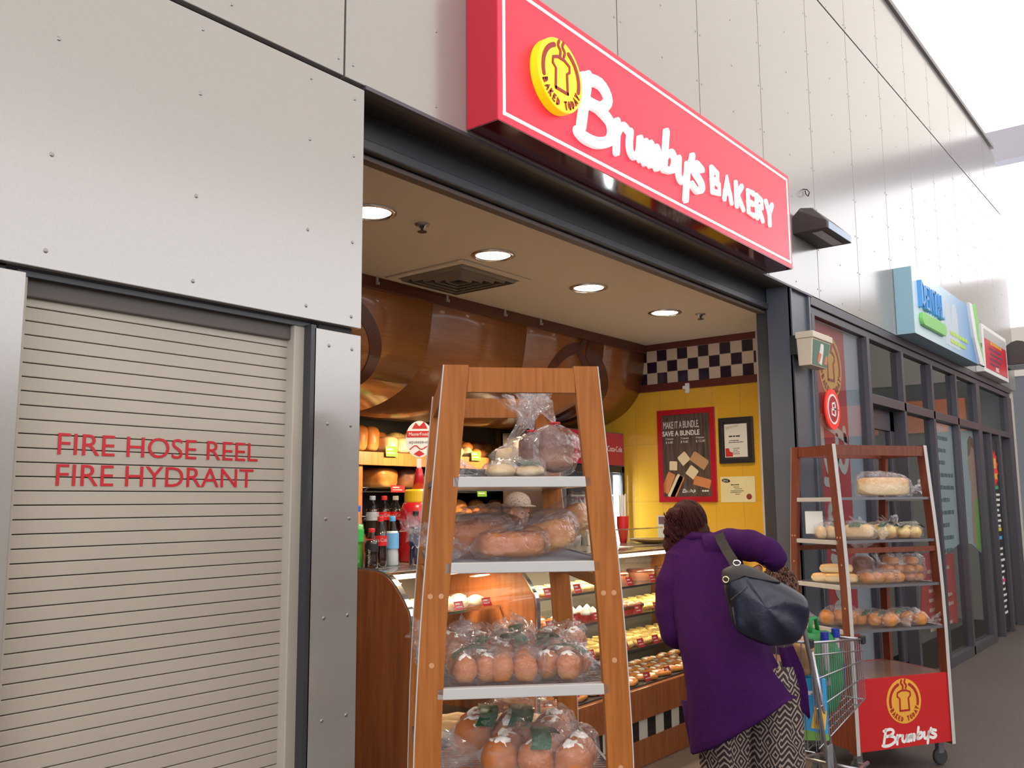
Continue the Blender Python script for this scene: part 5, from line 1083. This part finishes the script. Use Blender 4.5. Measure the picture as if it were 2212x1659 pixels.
# ================================================================ people
K=433.
def L_(a,b,y=0.):
    k=(4.634+y)/4.634; return Vector(((a-1590)/K*k,y,1.58-(b-1083)/K*k))     # figure drawing units -> local metres
wool=mat('purple_knit',(.036,.005,.062),rough=.9,noise_amt=.12,nscale=90,bump=.3,bscale=400)
wool.node_tree.nodes['Principled BSDF'].inputs['Specular IOR Level'].default_value=.15
hairm=mat('auburn_hair',(.022,.005,.005),rough=.6,spec=.25,col2=(.085,.012,.010),nscale=9,stretch=(60,60,6),bump=.8,bscale=14)
WP=(4.21,1.937,0); WR=-math.radians(65.3)
wo=thing('person','woman in long purple cardigan and patterned trousers bending towards the bakery counter','person',WP,WR)
def skinmesh(name,pts,edges,rad,m,parent,root=0,sub=2):
    me=bpy.data.meshes.new(name); me.from_pydata([tuple(p) for p in pts],edges,[]); me.materials.append(m)
    o=bpy.data.objects.new(name,me); S.collection.objects.link(o); o.parent=parent
    sk=o.modifiers.new('skin','SKIN'); sk.use_smooth_shade=True
    for i,r in enumerate(rad): v=me.skin_vertices[0].data[i]; v.radius=(r,r) if not isinstance(r,tuple) else r; v.use_root=(i==root)
    s=o.modifiers.new('sub','SUBSURF'); s.levels=sub; s.render_levels=sub; return o
# body: pelvis, spine, neck, head, arms, legs
P=[(0,0,.84),(-.08,.06,1.0),(-.17,.16,1.18),(-.21,.22,1.30),(-.25,.29,1.385),(-.275,.33,1.43),(-.285,.36,1.49),
   (-.30,.20,1.27),(-.36,.10,1.05),(-.345,.08,.90),(-.30,.28,.96),(-.28,.36,1.0),
   (-.07,.20,1.36),(.05,.14,1.36),(.155,.08,1.325),(.13,.12,1.275),(.10,.14,1.262),
   (-.11,.0,.78),(-.12,.01,.45),(-.12,.03,.08),(-.12,-.08,.04),(.12,0,.78),(.13,.0,.45),(.13,.02,.08),(.14,-.09,.04)]
P=[(a,(b+(.03 if i in(1,2,3) else 0)) if i not in(20,24) else .12,c) for i,(a,b,c) in enumerate(P)]
E_=[(0,1),(1,2),(2,3),(3,4),(4,5),(5,6),(3,7),(7,8),(8,9),(9,10),(10,11),(3,12),(12,13),(13,14),(14,15),(15,16),(0,17),(17,18),(18,19),(19,20),(0,21),(21,22),(22,23),(23,24)]
Rr=[.07,.085,.08,.06,.04,.07,.065,.045,.04,.035,.03,.026,.045,.04,.035,.03,.026,.05,.05,.04,.035,.05,.05,.04,.035]
skinmesh('body',P,E_,Rr,M['skin'],wo)
# head with face (turned away and down)
def head(parent,c,r,look,m,hair=None,name='head'):
    look=Vector(look).normalized(); side=look.cross(Vector((0,0,1))).normalized(); upv=side.cross(look)
    Mx=Matrix((side,look,upv)).transposed()
    q=MB().ell(c,(r*.80,r*.95,r*1.18),Mx,seg=24,rings=18)
    q.ell(Vector(c)+Mx@Vector((0,r*.22,-r*.62)),(r*.55,r*.62,r*.52),Mx,seg=18,rings=12)
    q.ell(Vector(c)+Mx@Vector((0,r*.98,-r*.18)),(r*.13,r*.2,r*.24),Mx,seg=10,rings=8)
    for s in (-1,1): q.ell(Vector(c)+Mx@Vector((s*r*.82,0,-r*.12)),(r*.10,r*.2,r*.28),Mx,seg=10,rings=8)
    h=q.build(name,m,parent,smooth=True)
    e=mat('eye_dark',(.03,.02,.02),rough=.2)
    for s in (-1,1): MB().ell(Vector(c)+Mx@Vector((s*r*.32,r*.86,.0)),(r*.12,r*.07,r*.06),Mx,seg=10,rings=6).build('eye',e,h,smooth=True)
    MB().ell(Vector(c)+Mx@Vector((0,r*.86,-r*.62)),(r*.26,r*.07,r*.06),Mx,seg=12,rings=6).build('mouth',mat('lips',(.40,.09,.08)),h,smooth=True)
    return h,Mx
HC=Vector((-.275,.36,1.445)); hd,HM=head(wo,HC,.088,(-.25,.75,-.55),M['skin'])
q=MB()
def hairblob(q,c,r,seed,n=.25,seg=22,rings=16,rot=None): q.ell(c,r,rot,seg=seg,rings=rings,nz=n,seed=seed)
hairblob(q,(-.27,.325,1.475),(.098,.105,.115),1,.12); hairblob(q,(-.30,.30,1.43),(.075,.075,.11),2,.2); hairblob(q,(-.235,.31,1.42),(.075,.075,.09),7,.15)
ho=q.build('hair',hairm,wo,smooth=True)
q=MB(); hairblob(q,(-.335,.245,1.50),(.045,.04,.05),3,.4); hairblob(q,(-.345,.235,1.43),(.042,.038,.05),4,.4); hairblob(q,(-.355,.235,1.36),(.038,.036,.05),5,.45); hairblob(q,(-.352,.25,1.31),(.028,.028,.045),8,.4)
for i in range(70):
    a=rnd.uniform(0,6.28); z=rnd.uniform(1.30,1.55); r=.035; x=-.343+r*math.cos(a); y=.24+r*math.sin(a); P_=[]
    for k in range(7): P_.append((x+.010*math.cos(k*1.5+a)+(.0),y+.010*math.sin(k*1.5+a)-.005,z-.014*k))
    q.tube(P_,.0035,5)
q.build('ponytail',hairm,ho,smooth=True)
q=MB(); hs=random.Random(3)
for i in range(160):
    a=hs.uniform(0,6.28); b=hs.uniform(.1,1.5); 
    P_=[]
    for k in range(8):
        bb=b-.12*k+.0; aa=a+.05*k*(1 if a>PI else -1); d=Vector((math.cos(aa)*math.cos(bb),math.sin(aa)*math.cos(bb),math.sin(bb))); P_.append((-.27+d.x*.101,.322+d.y*.108,1.472+d.z*.118))
    q.tube(P_,.0022,4,False)
q.build('hair_strands',hairm,ho,smooth=True)
# cardigan
rings_=[ # left px, right px, py, y centre, half depth
 (1470,1535,1160,.26,.055),(1440,1578,1178,.24,.085),(1422,1592,1205,.21,.105),(1418,1600,1240,.17,.12),(1428,1604,1280,.13,.125),(1442,1612,1330,.07,.15),(1455,1636,1385,.02,.18),(1462,1660,1430,.0,.20),(1466,1684,1470,-.01,.215)]
seg=48; R=[]
def ringpts(l,r,py,yc,hd_,zf=None,fold=0.):
    cx=((l+r)/2-1590)/K; hx=(r-l)/2/K; z=1.58-(py-1083)/K; row=[]
    for k in range(seg):
        a=2*PI*k/seg; c=math.copysign(abs(math.cos(a))**.85,math.cos(a)); s=math.copysign(abs(math.sin(a))**.85,math.sin(a))
        f=1+fold*math.sin(a*9+1)+fold*.6*math.sin(a*17); x=cx+hx*c*f; row.append((x,yc+hd_*s*f,zf(x,a) if zf else z))
    return row
R.append([(v[0],v[1],v[2]) for v in ringpts(1478,1528,1152,.27,.045)])
for g_ in rings_: R.append(ringpts(*g_,fold=.012 if g_[2]>1300 else .004))
def hem(t):
    def f(x,a):
        hz=1.58-(1600-1083)/K+(1.58-(1462-1083)/K-(1.58-(1600-1083)/K))*min(1,max(0,(x+.27)/.50))
        top=1.58-(1470-1083)/K
        return top+(min(hz,top-.01)-top)*t
    return f
for i,t_ in enumerate((.33,.66,1.)): R.append(ringpts(1466+2*i,1686+3*i,1470,-.01,.22+.008*i,hem(t_),.02))
cd=MB().loft(R,False).build('cardigan',wool,wo,smooth=True); so=cd.modifiers.new('t','SOLIDIFY'); so.thickness=.006; 
ss=cd.modifiers.new('s','SUBSURF'); ss.levels=1; ss.render_levels=1
tx=bpy.data.textures.new('fold_noise','CLOUDS'); tx.noise_scale=.16; dm=cd.modifiers.new('d','DISPLACE'); dm.texture=tx; dm.strength=.02; dm.mid_level=.5
# long tails of the cardigan
def tail(name,pts,wd,parent):
    R=[]
    for (a,b,y,w) in pts:
        c=L_(a,b,y); R.append([(c.x-w,c.y+.01,c.z),(c.x-w*.4,c.y-.012,c.z),(c.x+w*.2,c.y+.008,c.z),(c.x+w,c.y-.01,c.z+.01),(c.x+w,c.y+.006,c.z+.01),(c.x+w*.2,c.y+.022,c.z),(c.x-w*.4,c.y+.004,c.z),(c.x-w,c.y+.022,c.z)])
    return MB().loft(R).build(name,wool,parent,smooth=True)
tail('cardigan_tail',[(1672,1385,-.02,.035),(1685,1430,-.04,.045),(1694,1470,-.05,.04),(1703,1505,-.06,.022),(1712,1525,-.06,.004)],0,cd)
tail('cardigan_tail',[(1480,1500,-.05,.06),(1484,1550,-.06,.05),(1482,1590,-.06,.03),(1478,1608,-.06,.01)],0,cd)
def sleeve(P_,r_,nm='sleeve'):
    q=MB(); PP=[]; RR=[]
    v=[Vector(p) for p in P_]; Q=[v[0]]+v+[v[-1]]; rr=[r_[0]]+list(r_)+[r_[-1]]
    for i in range(1,len(Q)-2):
        for s in range(5):
            t=s/5; a,b,c,d=Q[i-1:i+3]; PP.append(.5*((2*b)+(c-a)*t+(2*a-5*b+4*c-d)*t*t+(3*b-a-3*c+d)*t**3)); RR.append((rr[i]*(1-t)+rr[i+1]*t)*(1+.05*math.sin(len(PP)*1.3)))
    PP.append(v[-1]); RR.append(r_[-1]); return q.tube(PP,RR,20).build(nm,wool,cd,smooth=True)
sleeve([(-.30,.20,1.28),(-.355,.14,1.15),(-.362,.10,1.02),(-.335,.08,.92),(-.30,.18,.91),(-.285,.30,.95)],[.085,.078,.072,.07,.062,.05])
sleeve([(-.16,.22,1.32),(-.05,.20,1.355),(.05,.15,1.355),(.135,.09,1.325),(.155,.085,1.295),(.140,.105,1.275)],[.095,.085,.078,.068,.062,.048])
MB().tube([(-.30,.24,1.365),(-.24,.205,1.40),(-.17,.21,1.385),(-.13,.26,1.35)],[.022,.026,.026,.02],12).build('collar',wool,cd,smooth=True)
# hands
def hand(parent,c,d,upv,s=1.,name='hand',thumb=1,m=None):
    d=Vector(d).normalized(); x=d.cross(Vector(upv)).normalized(); n=x.cross(d)
    c=Vector(c); pts=[c,c+d*.045*s,c+d*.085*s]; ed=[(0,1),(1,2)]; rad=[(.024*s,.018*s),(.036*s,.015*s),(.036*s,.014*s)]
    fl=[.060,.072,.068,.052]
    for i in range(4):
        o=(i-1.5)*.019*s; b=c+d*.088*s+x*o; k=len(pts); L=fl[i]*s
        pts+=[b,b+d*L*.45-n*L*.12,b+d*L*.78-n*L*.38,b+d*L*.9-n*L*.65]; ed+=[(2,k),(k,k+1),(k+1,k+2),(k+2,k+3)]; rad+=[.0095*s,.0088*s,.008*s,.0068*s]
    k=len(pts); b=c+d*.03*s+x*(-.028*s*thumb)
    pts+=[b,b+(d*.6-x*thumb).normalized()*.032*s,b+(d*.85-x*thumb*.6).normalized()*.062*s]; ed+=[(1,k),(k,k+1),(k+1,k+2)]; rad+=[.012*s,.0105*s,.008*s]
    return skinmesh(name,pts,ed,rad,m or M['skin'],parent,0,2)
hand(wo,(.098,.13,1.262),(-.75,.15,-.5),(0,-1,.2),1.0,thumb=1); hand(wo,(-.287,.33,.975),(.1,.95,-.05),(0,0,1),1.0,thumb=-1)
# trousers with tribal print
tm=bpy.data.materials.new('tribal_print'); tm.use_nodes=True; n_=tm.node_tree.nodes; l_=tm.node_tree.links; b_=n_['Principled BSDF']; b_.inputs['Roughness'].default_value=.85
def mth(op,a,b=None,c=None):
    m=n_.new('ShaderNodeMath'); m.operation=op
    for i,v in enumerate((a,b,c)):
        if v is None: continue
        if isinstance(v,(int,float)): m.inputs[i].default_value=v
        else: l_.new(v,m.inputs[i])
    return m.outputs[0]
tc_=n_.new('ShaderNodeTexCoord'); sx_=n_.new('ShaderNodeSeparateXYZ'); l_.new(tc_.outputs['Object'],sx_.inputs[0]); nz=n_.new('ShaderNodeTexNoise'); nz.inputs['Scale'].default_value=9; l_.new(tc_.outputs['Object'],nz.inputs[0])
X=mth('ADD',sx_.outputs[0],mth('MULTIPLY',nz.outputs[0],.045)); Z=mth('ADD',sx_.outputs[2],mth('MULTIPLY',nz.outputs[0],.045))
tri=mth('PINGPONG',X,.024); zz=mth('FRACT',mth('MULTIPLY',mth('ADD',Z,mth('MULTIPLY',tri,1.1)),36.)); l1=mth('LESS_THAN',zz,.38)
dia=mth('ADD',mth('PINGPONG',mth('ADD',X,.016),.032),mth('MULTIPLY',mth('PINGPONG',Z,.05),.62)); l2=mth('LESS_THAN',mth('FRACT',mth('MULTIPLY',dia,62.)),.4)
bandm=mth('GREATER_THAN',mth('PINGPONG',mth('ADD',X,.02),.07),.042)
pat=mth('ADD',mth('MULTIPLY',l1,bandm),mth('MULTIPLY',l2,mth('SUBTRACT',1.,bandm)))
mx=n_.new('ShaderNodeMixRGB'); mx.inputs[1].default_value=(.022,.012,.014,1); mx.inputs[2].default_value=(.30,.235,.20,1); l_.new(pat,mx.inputs[0]); l_.new(mx.outputs[0],b_.inputs['Base Color'])
q=MB()
for s,cx in ((-1,-.105),(1,.125)):
    R=[]
    for z,w,dp,xo in ((.80,.10,.12,-.0),(.70,.125,.13,0),(.58,.14,.145,0),(.45,.13,.14,0),(.28,.125,.135,0),(.12,.125,.14,0),(.05,.125,.14,0)):
        R.append([(cx+xo+w*math.cos(2*PI*k/32)*(1+.05*math.sin(5*2*PI*k/32+z*9)*(z<.7)),.0+dp*math.sin(2*PI*k/32)*(1+.05*math.sin(7*2*PI*k/32)*(z<.7)),z) for k in range(32)])
    q.loft(R)
q.build('trousers',tm,wo,smooth=True)
for x in (-.12,.13):
    MB().ell((x,.07,.035),(.048,.12,.038),flat=.8).build('shoe',M['black'],wo,smooth=True)
# ---------------- handbag
leather=mat('navy_leather',(.006,.007,.018),rough=.36,coat=.12,col2=(.010,.014,.038),nscale=6,bump=.25,bscale=30)
hb=thing('handbag','large navy leather shoulder bag with grey top band and metal eyelets','handbag',WP,WR)
def pillow(out,yc,dep,fn=None,steps=12,crk=.0,seed=0):
    cx=sum(p[0] for p in out)/len(out); cz=sum(p[1] for p in out)/len(out); R=[]
    for i in range(-steps,steps+1):
        t=i/steps; s=max(0.,1-abs(t)**3.5)**.6*.94+.06
        row=[]
        for p in out:
            a_=cx+(p[0]-cx)*s; b_=cz+(p[1]-cz)*s; dx_=a_+.03; dz_=b_-1.30; f_=crk*.35*(1-2*abs(noise.noise(Vector((a_*9+seed,b_*9,t)))))+crk*.75*math.sin(math.atan2(dz_,dx_)*19)*min(1,math.hypot(dx_,dz_)*3)
            row.append((a_,yc+dep*t-(f_ if t<0 else -f_)*s,b_))
        R.append(row)
    return R
def sm(P,k=4):
    P=[Vector((a,b)) for a,b in P]; n=len(P); r=[]
    for i in range(n):
        a,b,c,d=P[i-1],P[i],P[(i+1)%n],P[(i+2)%n]
        for s in range(k):
            t=s/k; v=.5*((2*b)+(c-a)*t+(2*a-5*b+4*c-d)*t*t+(3*b-a-3*c+d)*t**3); r.append((v.x,v.y))
    return r
bo=[(1550,1245),(1575,1228),(1605,1226),(1650,1243),(1700,1270),(1720,1290),(1722,1320),(1712,1352),(1688,1376),(1640,1382),(1595,1368),(1566,1340),(1557,1300)]
bo=[(L_(a,b,-.26).x,L_(a,b,-.26).z) for a,b in bo]
bg_=MB().loft(pillow(sm(bo),-.235,.085,crk=.016,seed=2)).build('bag_body',leather,hb,smooth=True)
tb=[(1548,1238),(1553,1226),(1582,1216),(1612,1222),(1640,1235),(1668,1252),(1640,1249),(1608,1236),(1585,1236),(1560,1250),(1550,1258)]
tb=[(L_(a,b,-.26).x,L_(a,b,-.26).z) for a,b in tb]
MB().loft(pillow(sm(tb,3),-.255,.055)).build('top_band',mat('band_grey',(.055,.05,.052),rough=.65,spec=.3),hb,smooth=True)
c=L_(1556,1248,-.315); q=MB(); q.tube([(c.x+.013*math.cos(2*PI*i/16),c.y,c.z+.013*math.sin(2*PI*i/16)) for i in range(17)],.004,8,False); q.build('eyelet',mat('brass',(.65,.55,.35),rough=.2,metal=1),hb,smooth=True)
q=MB(); st=[L_(1545,1150,.08),L_(1550,1165,.03),L_(1560,1185,-.05),L_(1572,1205,-.16),L_(1580,1222,-.235)]
R=[]
for i,p in enumerate(st):
    w=.022; R.append([(p.x-w,p.y-.004,p.z-.012),(p.x+w,p.y-.004,p.z+.004),(p.x+w,p.y+.004,p.z+.004),(p.x-w,p.y+.004,p.z-.012)])
MB().loft(R).build('strap',mat('strap_black',(.012,.011,.014),rough=.7,spec=.2),hb,smooth=False)
st2=[L_(1560,1142,.2),L_(1575,1140,.27),L_(1590,1180,.30)]
c=L_(1580,1213,-.27); q=MB(); q.tube([(c.x+.016*math.cos(2*PI*i/16),c.y-.01,c.z+.012*math.sin(2*PI*i/16)) for i in range(17)],.004,8,False); q.build('strap_ring',M['chrome'],hb,smooth=True)
for pts in ([(1565,1290),(1600,1262)],[(1572,1340),(1568,1305)]):
    q=MB(); q.tube([L_(pts[0][0],pts[0][1],-.32),L_((pts[0][0]+pts[1][0])/2,(pts[0][1]+pts[1][1])/2,-.335),L_(pts[1][0],pts[1][1],-.32)],.003,6); q.build('zip_piping',mat('band_grey',(.1,.09,.1)),hb)
# ================================================================ shopping trolley
CA=Vector((4.545,1.745,0)); CL=Vector((5.19,1.66,0)); Ld=(CL-CA).normalized(); Wd=Vector((-Ld.y,Ld.x,0)); LN=(CL-CA).length
tr_=thing('shopping_trolley','chrome wire shopping trolley holding green bag and blue packets beside the woman','trolley',CA)
def cp(u,v,z): 
    """u along, v across 0..1, local"""
    wl=.43-.10*u/LN; return Ld*u+Wd*(v*wl+.04*u/LN)+Vector((0,0,z))
def topz(u): return .875-.055*u/LN
def botz(u): return .35+.15*u/LN
q=MB()
for v in (0,1):
    q.tube([cp(0,v,topz(0)),cp(LN,v,topz(LN))],.007,8); q.tube([cp(0,v,topz(0)-.06),cp(LN,v,topz(LN)-.06)],.004,6)
    for t_ in (.35,.62,.98): q.tube([cp(.03+.02*t_,v,topz(0)*(1-t_)+botz(0)*t_),cp(LN,v,topz(LN)*(1-t_)+botz(LN)*t_)],.004,6)
for u in (0,LN): q.tube([cp(u,0,topz(u)),cp(u,1,topz(u))],.007,8); q.tube([cp(u,0,botz(u)),cp(u,1,botz(u))],.004,6)
q.build('basket_rim',M['wire'],tr_,smooth=True)
q=MB()
n=24
for i in range(n+1):
    u=LN*i/n
    for v in (0,1): q.tube([cp(u,v,topz(u)),cp(.02+(LN-.02)*i/n,v,botz(u))],.0022,5,False)
for j in range(1,9):
    v=j/9; q.tube([cp(0,v,topz(0)),cp(.02,v,botz(0))],.003,5,False); q.tube([cp(LN,v,topz(LN)),cp(LN,v,botz(LN))],.003,5,False); q.tube([cp(.02,v,botz(0)),cp(LN,v,botz(LN))],.003,5,False)
for i in range(1,8): q.tube([cp(LN*i/8,0,botz(LN*i/8)),cp(LN*i/8,1,botz(LN*i/8))],.003,5,False)
q.build('basket_wires',M['wire'],tr_,smooth=True)
q=MB()
for v in (0,1):
    q.tube([cp(-.04,v,1.0),cp(-.055,v,.99),cp(-.05,v,.93),cp(0,v,.80),cp(.13,v,.30),cp(.20,v,.19)],.012,10)
    q.tube([cp(.02,v,.83),cp(.16,v,.42),cp(.24,v,.22)],.009,8)
    q.tube([cp(.20,v,.19),cp(LN*.75,v,.16),cp(LN+.06,v*.8+.1,.15)],.011,8)
q.tube([cp(.22,0,.18),cp(.22,1,.18)],.009,8); q.tube([cp(LN*.8,0,.16),cp(LN*.8,1,.16)],.009,8)
q.build('chassis',M['wire'],tr_,smooth=True)
q=MB(); q.tube([cp(-.05,-.04,.995),cp(-.05,1.04,.995)],.017,12); q.build('handle',M['black'],tr_,smooth=True)
for u,v in ((0,0),(LN,0),(LN,1)):
    p=cp(u,v,topz(u)); MB().box(p.x-.02,p.x+.02,p.y-.016,p.y+.016,p.z-.025,p.z+.018).build('corner_cap',M['black'],tr_,bevel=.004)
q=MB(); 
for i in range(7): q.tube([cp(.03,i/6*.9+.05,.62),cp(.17,i/6*.9+.05,.62),cp(.17,i/6*.9+.05,.82)],.003,5)
q.build('child_seat',M['wire'],tr_)
p=cp(.14,0,.30); MB().box(p.x-.02,p.x+.05,p.y-.012,p.y+.0,p.z-.08,p.z+.06).build('corner_bracket',mat('bracket_grey',(.3,.32,.36),rough=.3,metal=.5),tr_,bevel=.004)
for u,v in ((.18,.0),(.18,1),(LN-.02,.1),(LN-.02,.9)):
    p=cp(u,v,0); f=MB().box(p.x-.012,p.x+.012,p.y-.018,p.y+.018,.08,.165).build('fork',M['wire'],tr_)
    w=MB(); w.lathe([(.02,-.013),(.055,-.013),(.06,0),(.055,.013),(.02,.013)],seg=24); w.v=[(p.x+a,p.y+c_,.06+b) for a,b,c_ in w.v]; w.build('wheel',M['rubber'],f)
# contents
def sack(lb,c,r,m,cat,grp=None,seed=0,name='shopping_bag',n=.18,hand=True):
    t=thing(name,lb,cat,c); MB().ell((0,0,r[2]),r,nz=n,seed=seed,sq=.75,seg=30,rings=20,flat=.9).build('bag_body',m,t,smooth=True)
    if hand:
        q=MB(); q.tube([(-r[0]*.4,0,r[2]*1.9),(-r[0]*.25,0,r[2]*2.25),(r[0]*.25,0,r[2]*2.25),(r[0]*.4,0,r[2]*1.9)],.012,8); q.build('handles',m,t,smooth=True)
    return t
def wpos(u,v,z): p=CA+cp(u,v,z); return (p.x,p.y,p.z)
gm=mat('bag_green',(.008,.16,.04),rough=.6,col2=(.015,.25,.07),nscale=10,bump=.6,bscale=18)
sack('full green reusable shopping bag in the trolley',wpos(.38,.42,.45),(.145,.13,.22),gm,'bag',seed=3)
sack('blue plastic bag at far end of the trolley behind green bag',wpos(.56,.55,.52),(.06,.11,.15),mat('bag_blue',(.02,.04,.30),rough=.5,bump=.5,bscale=18),'bag',seed=5,hand=False)
sack('tan paper grocery bag at near end of the trolley',wpos(.10,.22,.69),(.05,.065,.085),mat('paper_tan',(.42,.24,.12),rough=.8,bump=.8,bscale=14),'bag',seed=7,hand=False)
for i,(u,v,lb) in enumerate([(.30,.15,'blue screw lid poking above trolley rim at left'),(.47,.2,'blue screw lid poking above trolley rim at right')]):
    t=thing('blue_lid_bottle',lb,'bottle',wpos(u,v,.62)); MB().lathe([(.02,0),(.02,.20),(.012,.23)],seg=16).build('bottle_body',mat('milk_pl2',(.5,.5,.5)),t,smooth=True); MB().lathe([(.022,.225),(.022,.27)],seg=18).build('lid',mat('lid_blue',(.01,.03,.30),rough=.3),t)
def carton(lb,c,rz,w,d,h,m,bits):
    t=thing('cereal_box',lb,'box',c,rz); MB().box(-w/2,w/2,-d/2,d/2,0,h).build('carton',m,t,bevel=.003)
    for nm,pts,mm in bits: MB().prism(pts,lambda u,v,dd_:(u,-d/2-dd_,v),0,.001).build(nm,mm,t)
    return t
cyan=mat('box_cyan',(.03,.30,.62),rough=.35); dblue=mat('box_blue',(.01,.07,.32),rough=.35); yel=mat('box_yellow',(.80,.45,.04)); org=mat('box_orange',(.70,.16,.04)); grn=mat('box_green',(.15,.35,.05)); wht=M['white']
t=carton('sky blue nappy pack with orange picture at near end of trolley',wpos(.115,.20,.385),-1.0,.17,.10,.30,cyan,[('printed_picture',[(-.0,.06),(.07,.05),(.08,.14),(.05,.19),(.02,.16)],yel),('printed_patch',[(.02,.07),(.06,.08),(.05,.12),(.03,.13)],org),('green_strip',[(-.085,.0),(.085,.0),(.085,.03),(-.085,.06)],grn),('white_band',[(-.06,.22),(.02,.22),(.02,.24),(-.06,.24)],wht)])
t=carton('dark blue packet with white panel standing left of nappy pack',wpos(.115,.55,.38),-1.0,.15,.10,.26,dblue,[('white_panel',[(-.03,.02),(.055,.02),(.055,.07),(-.03,.07)],wht),('yellow_patch',[(.02,.16),(.06,.16),(.06,.19),(.02,.19)],yel),('pale_text',[(-.05,.12),(.03,.12),(.03,.13),(-.05,.13)],cyan)])
q=MB(); q.text('90',.045,lambda u,v,d:(u-.02,-.0515-d,.028+v),0,.001); q.build('number',dblue,t)
# ================================================================ child in the trolley seat
CHP=wpos(.13,.57,.0); ch=thing('person','small child with curly brown hair sitting in the trolley seat','person',(CHP[0],CHP[1],0),WR)
CP_=[(0,0,.66),(0,0,.78),(0,0,.90),(0,0,.98),(0,0,1.04),(-.08,.0,.92),(-.11,-.03,.82),(-.05,-.10,.78),(.08,0,.92),(.11,-.03,.82),(.05,-.10,.78),(-.05,-.10,.66),(-.05,-.12,.58),(.05,-.10,.66),(.05,-.12,.58)]
CE=[(0,1),(1,2),(2,3),(3,4),(2,5),(5,6),(6,7),(2,8),(8,9),(9,10),(0,11),(11,12),(0,13),(13,14)]
skinmesh('body',CP_,CE,[.075,.075,.07,.03,.05,.035,.025,.02,.035,.025,.02,.045,.03,.045,.03],M['skin'],ch)
MB().loft([[(rx*math.cos(2*PI*k/20),rx*.8*math.sin(2*PI*k/20),z) for k in range(20)] for rx,z in ((.10,.64),(.10,.75),(.098,.86),(.085,.93),(.045,.97))],False).build('shirt',mat('child_shirt',(.10,.06,.10),rough=.9),ch,smooth=True)
head(ch,(0,0,1.10),.075,(-.7,-.1,.3),M['skin'])
q=MB(); hairblob(q,(.008,0,1.125),(.088,.09,.09),11,.25)
hs=random.Random(9)
for i in range(300):
    a=hs.uniform(0,6.28); b=hs.uniform(-.2,1.5); d=Vector((math.cos(a)*math.cos(b),math.sin(a)*math.cos(b),math.sin(b))); c=Vector((.008,0,1.125))+d*.092
    if d.dot(Vector((-.9,-.1,-.2)))>.5: continue
    t2=Vector((-d.y,d.x,-.6)).normalized(); t1=d.cross(t2)
    q.tube([c+t1*(.009*math.cos(k*1.1+i))+d*(.007*math.sin(k*1.1+i)-.002)+t2*(.0045*k-.03) for k in range(14)],.0032,4,False)
q.build('hair',mat('child_hair',(.07,.03,.02),rough=.6,col2=(.16,.07,.045),nscale=30),ch,smooth=True)
# ================================================================ bakery assistant behind counter
em=thing('person','bakery assistant in speckled cap behind the counter, seen between rack shelves','person',(5.21,4.12,0),math.radians(0))
EP=[(0,0,.95),(0,0,1.12),(0,0,1.28),(0,0,1.36),(0,.0,1.44),(-.17,0,1.32),(-.25,-.05,1.12),(-.15,-.20,1.10),(.17,0,1.32),(.31,-.06,1.22),(.36,-.12,1.31),(-.09,0,.9),(-.09,0,.5),(-.09,0,.08),(-.09,-.1,.04),(.09,0,.9),(.09,0,.5),(.09,0,.08),(.09,-.1,.04)]
EE=[(0,1),(1,2),(2,3),(3,4),(2,5),(5,6),(6,7),(2,8),(8,9),(9,10),(0,11),(11,12),(12,13),(13,14),(0,15),(15,16),(16,17),(17,18)]
skinmesh('body',EP,EE,[.13,.12,.12,.05,.06,.055,.045,.032,.055,.048,.032,.08,.06,.045,.035,.08,.06,.045,.035],M['skin'],em)
sh_=mat('assistant_shirt',(.42,.36,.34),rough=.85)
MB().loft([[(rx*math.cos(2*PI*k/24),ry*math.sin(2*PI*k/24),z) for k in range(24)] for rx,ry,z in ((.17,.13,.9),(.165,.13,1.05),(.185,.14,1.2),(.19,.125,1.3),(.14,.10,1.37),(.06,.06,1.40))],False).build('shirt',sh_,em,smooth=True)
MB().tube([(.13,0,1.32),(.22,0,1.29),(.27,-.01,1.265)],[.075,.07,.065],16).build('short_sleeve',sh_,em,smooth=True); MB().tube([(-.13,0,1.32),(-.2,-.02,1.25),(-.23,-.03,1.18)],[.075,.07,.065],16).build('short_sleeve',sh_,em,smooth=True)
hand(em,(.365,-.12,1.33),(.0,-.15,.95),(0,-1,0),.95); hand(em,(-.14,-.22,1.10),(.5,-.8,0),(0,0,1),.95,thumb=-1)
head(em,(0,-.01,1.515),.088,(-.25,-.95,-.1),M['skin'])
capm=crust('cap_speckle',(.35,.30,.27),(.35,.30,.27),rough=.8,spots=((.06,.04,.04),60,.18))
q=MB().ell((0,.005,1.575),(.092,.105,.085),seg=28,rings=14,flat=.3); q.build('cap',capm,em,smooth=True)
MB().ell((-.03,-.11,1.555),(.07,.06,.010),seg=20,rings=8).build('cap_peak',capm,em,smooth=True)
MB().ell((.0,.045,1.50),(.085,.07,.08),nz=.2,seed=4).build('hair',mat('brown_hair',(.12,.045,.02),rough=.6),em,smooth=True)
MB().loft([[(.135*math.cos(2*PI*k/20)+0,.12*math.sin(2*PI*k/20),z) for k in range(20)] for z in (.08,.5,.95)],False).build('trousers',M['black'],em,smooth=True)
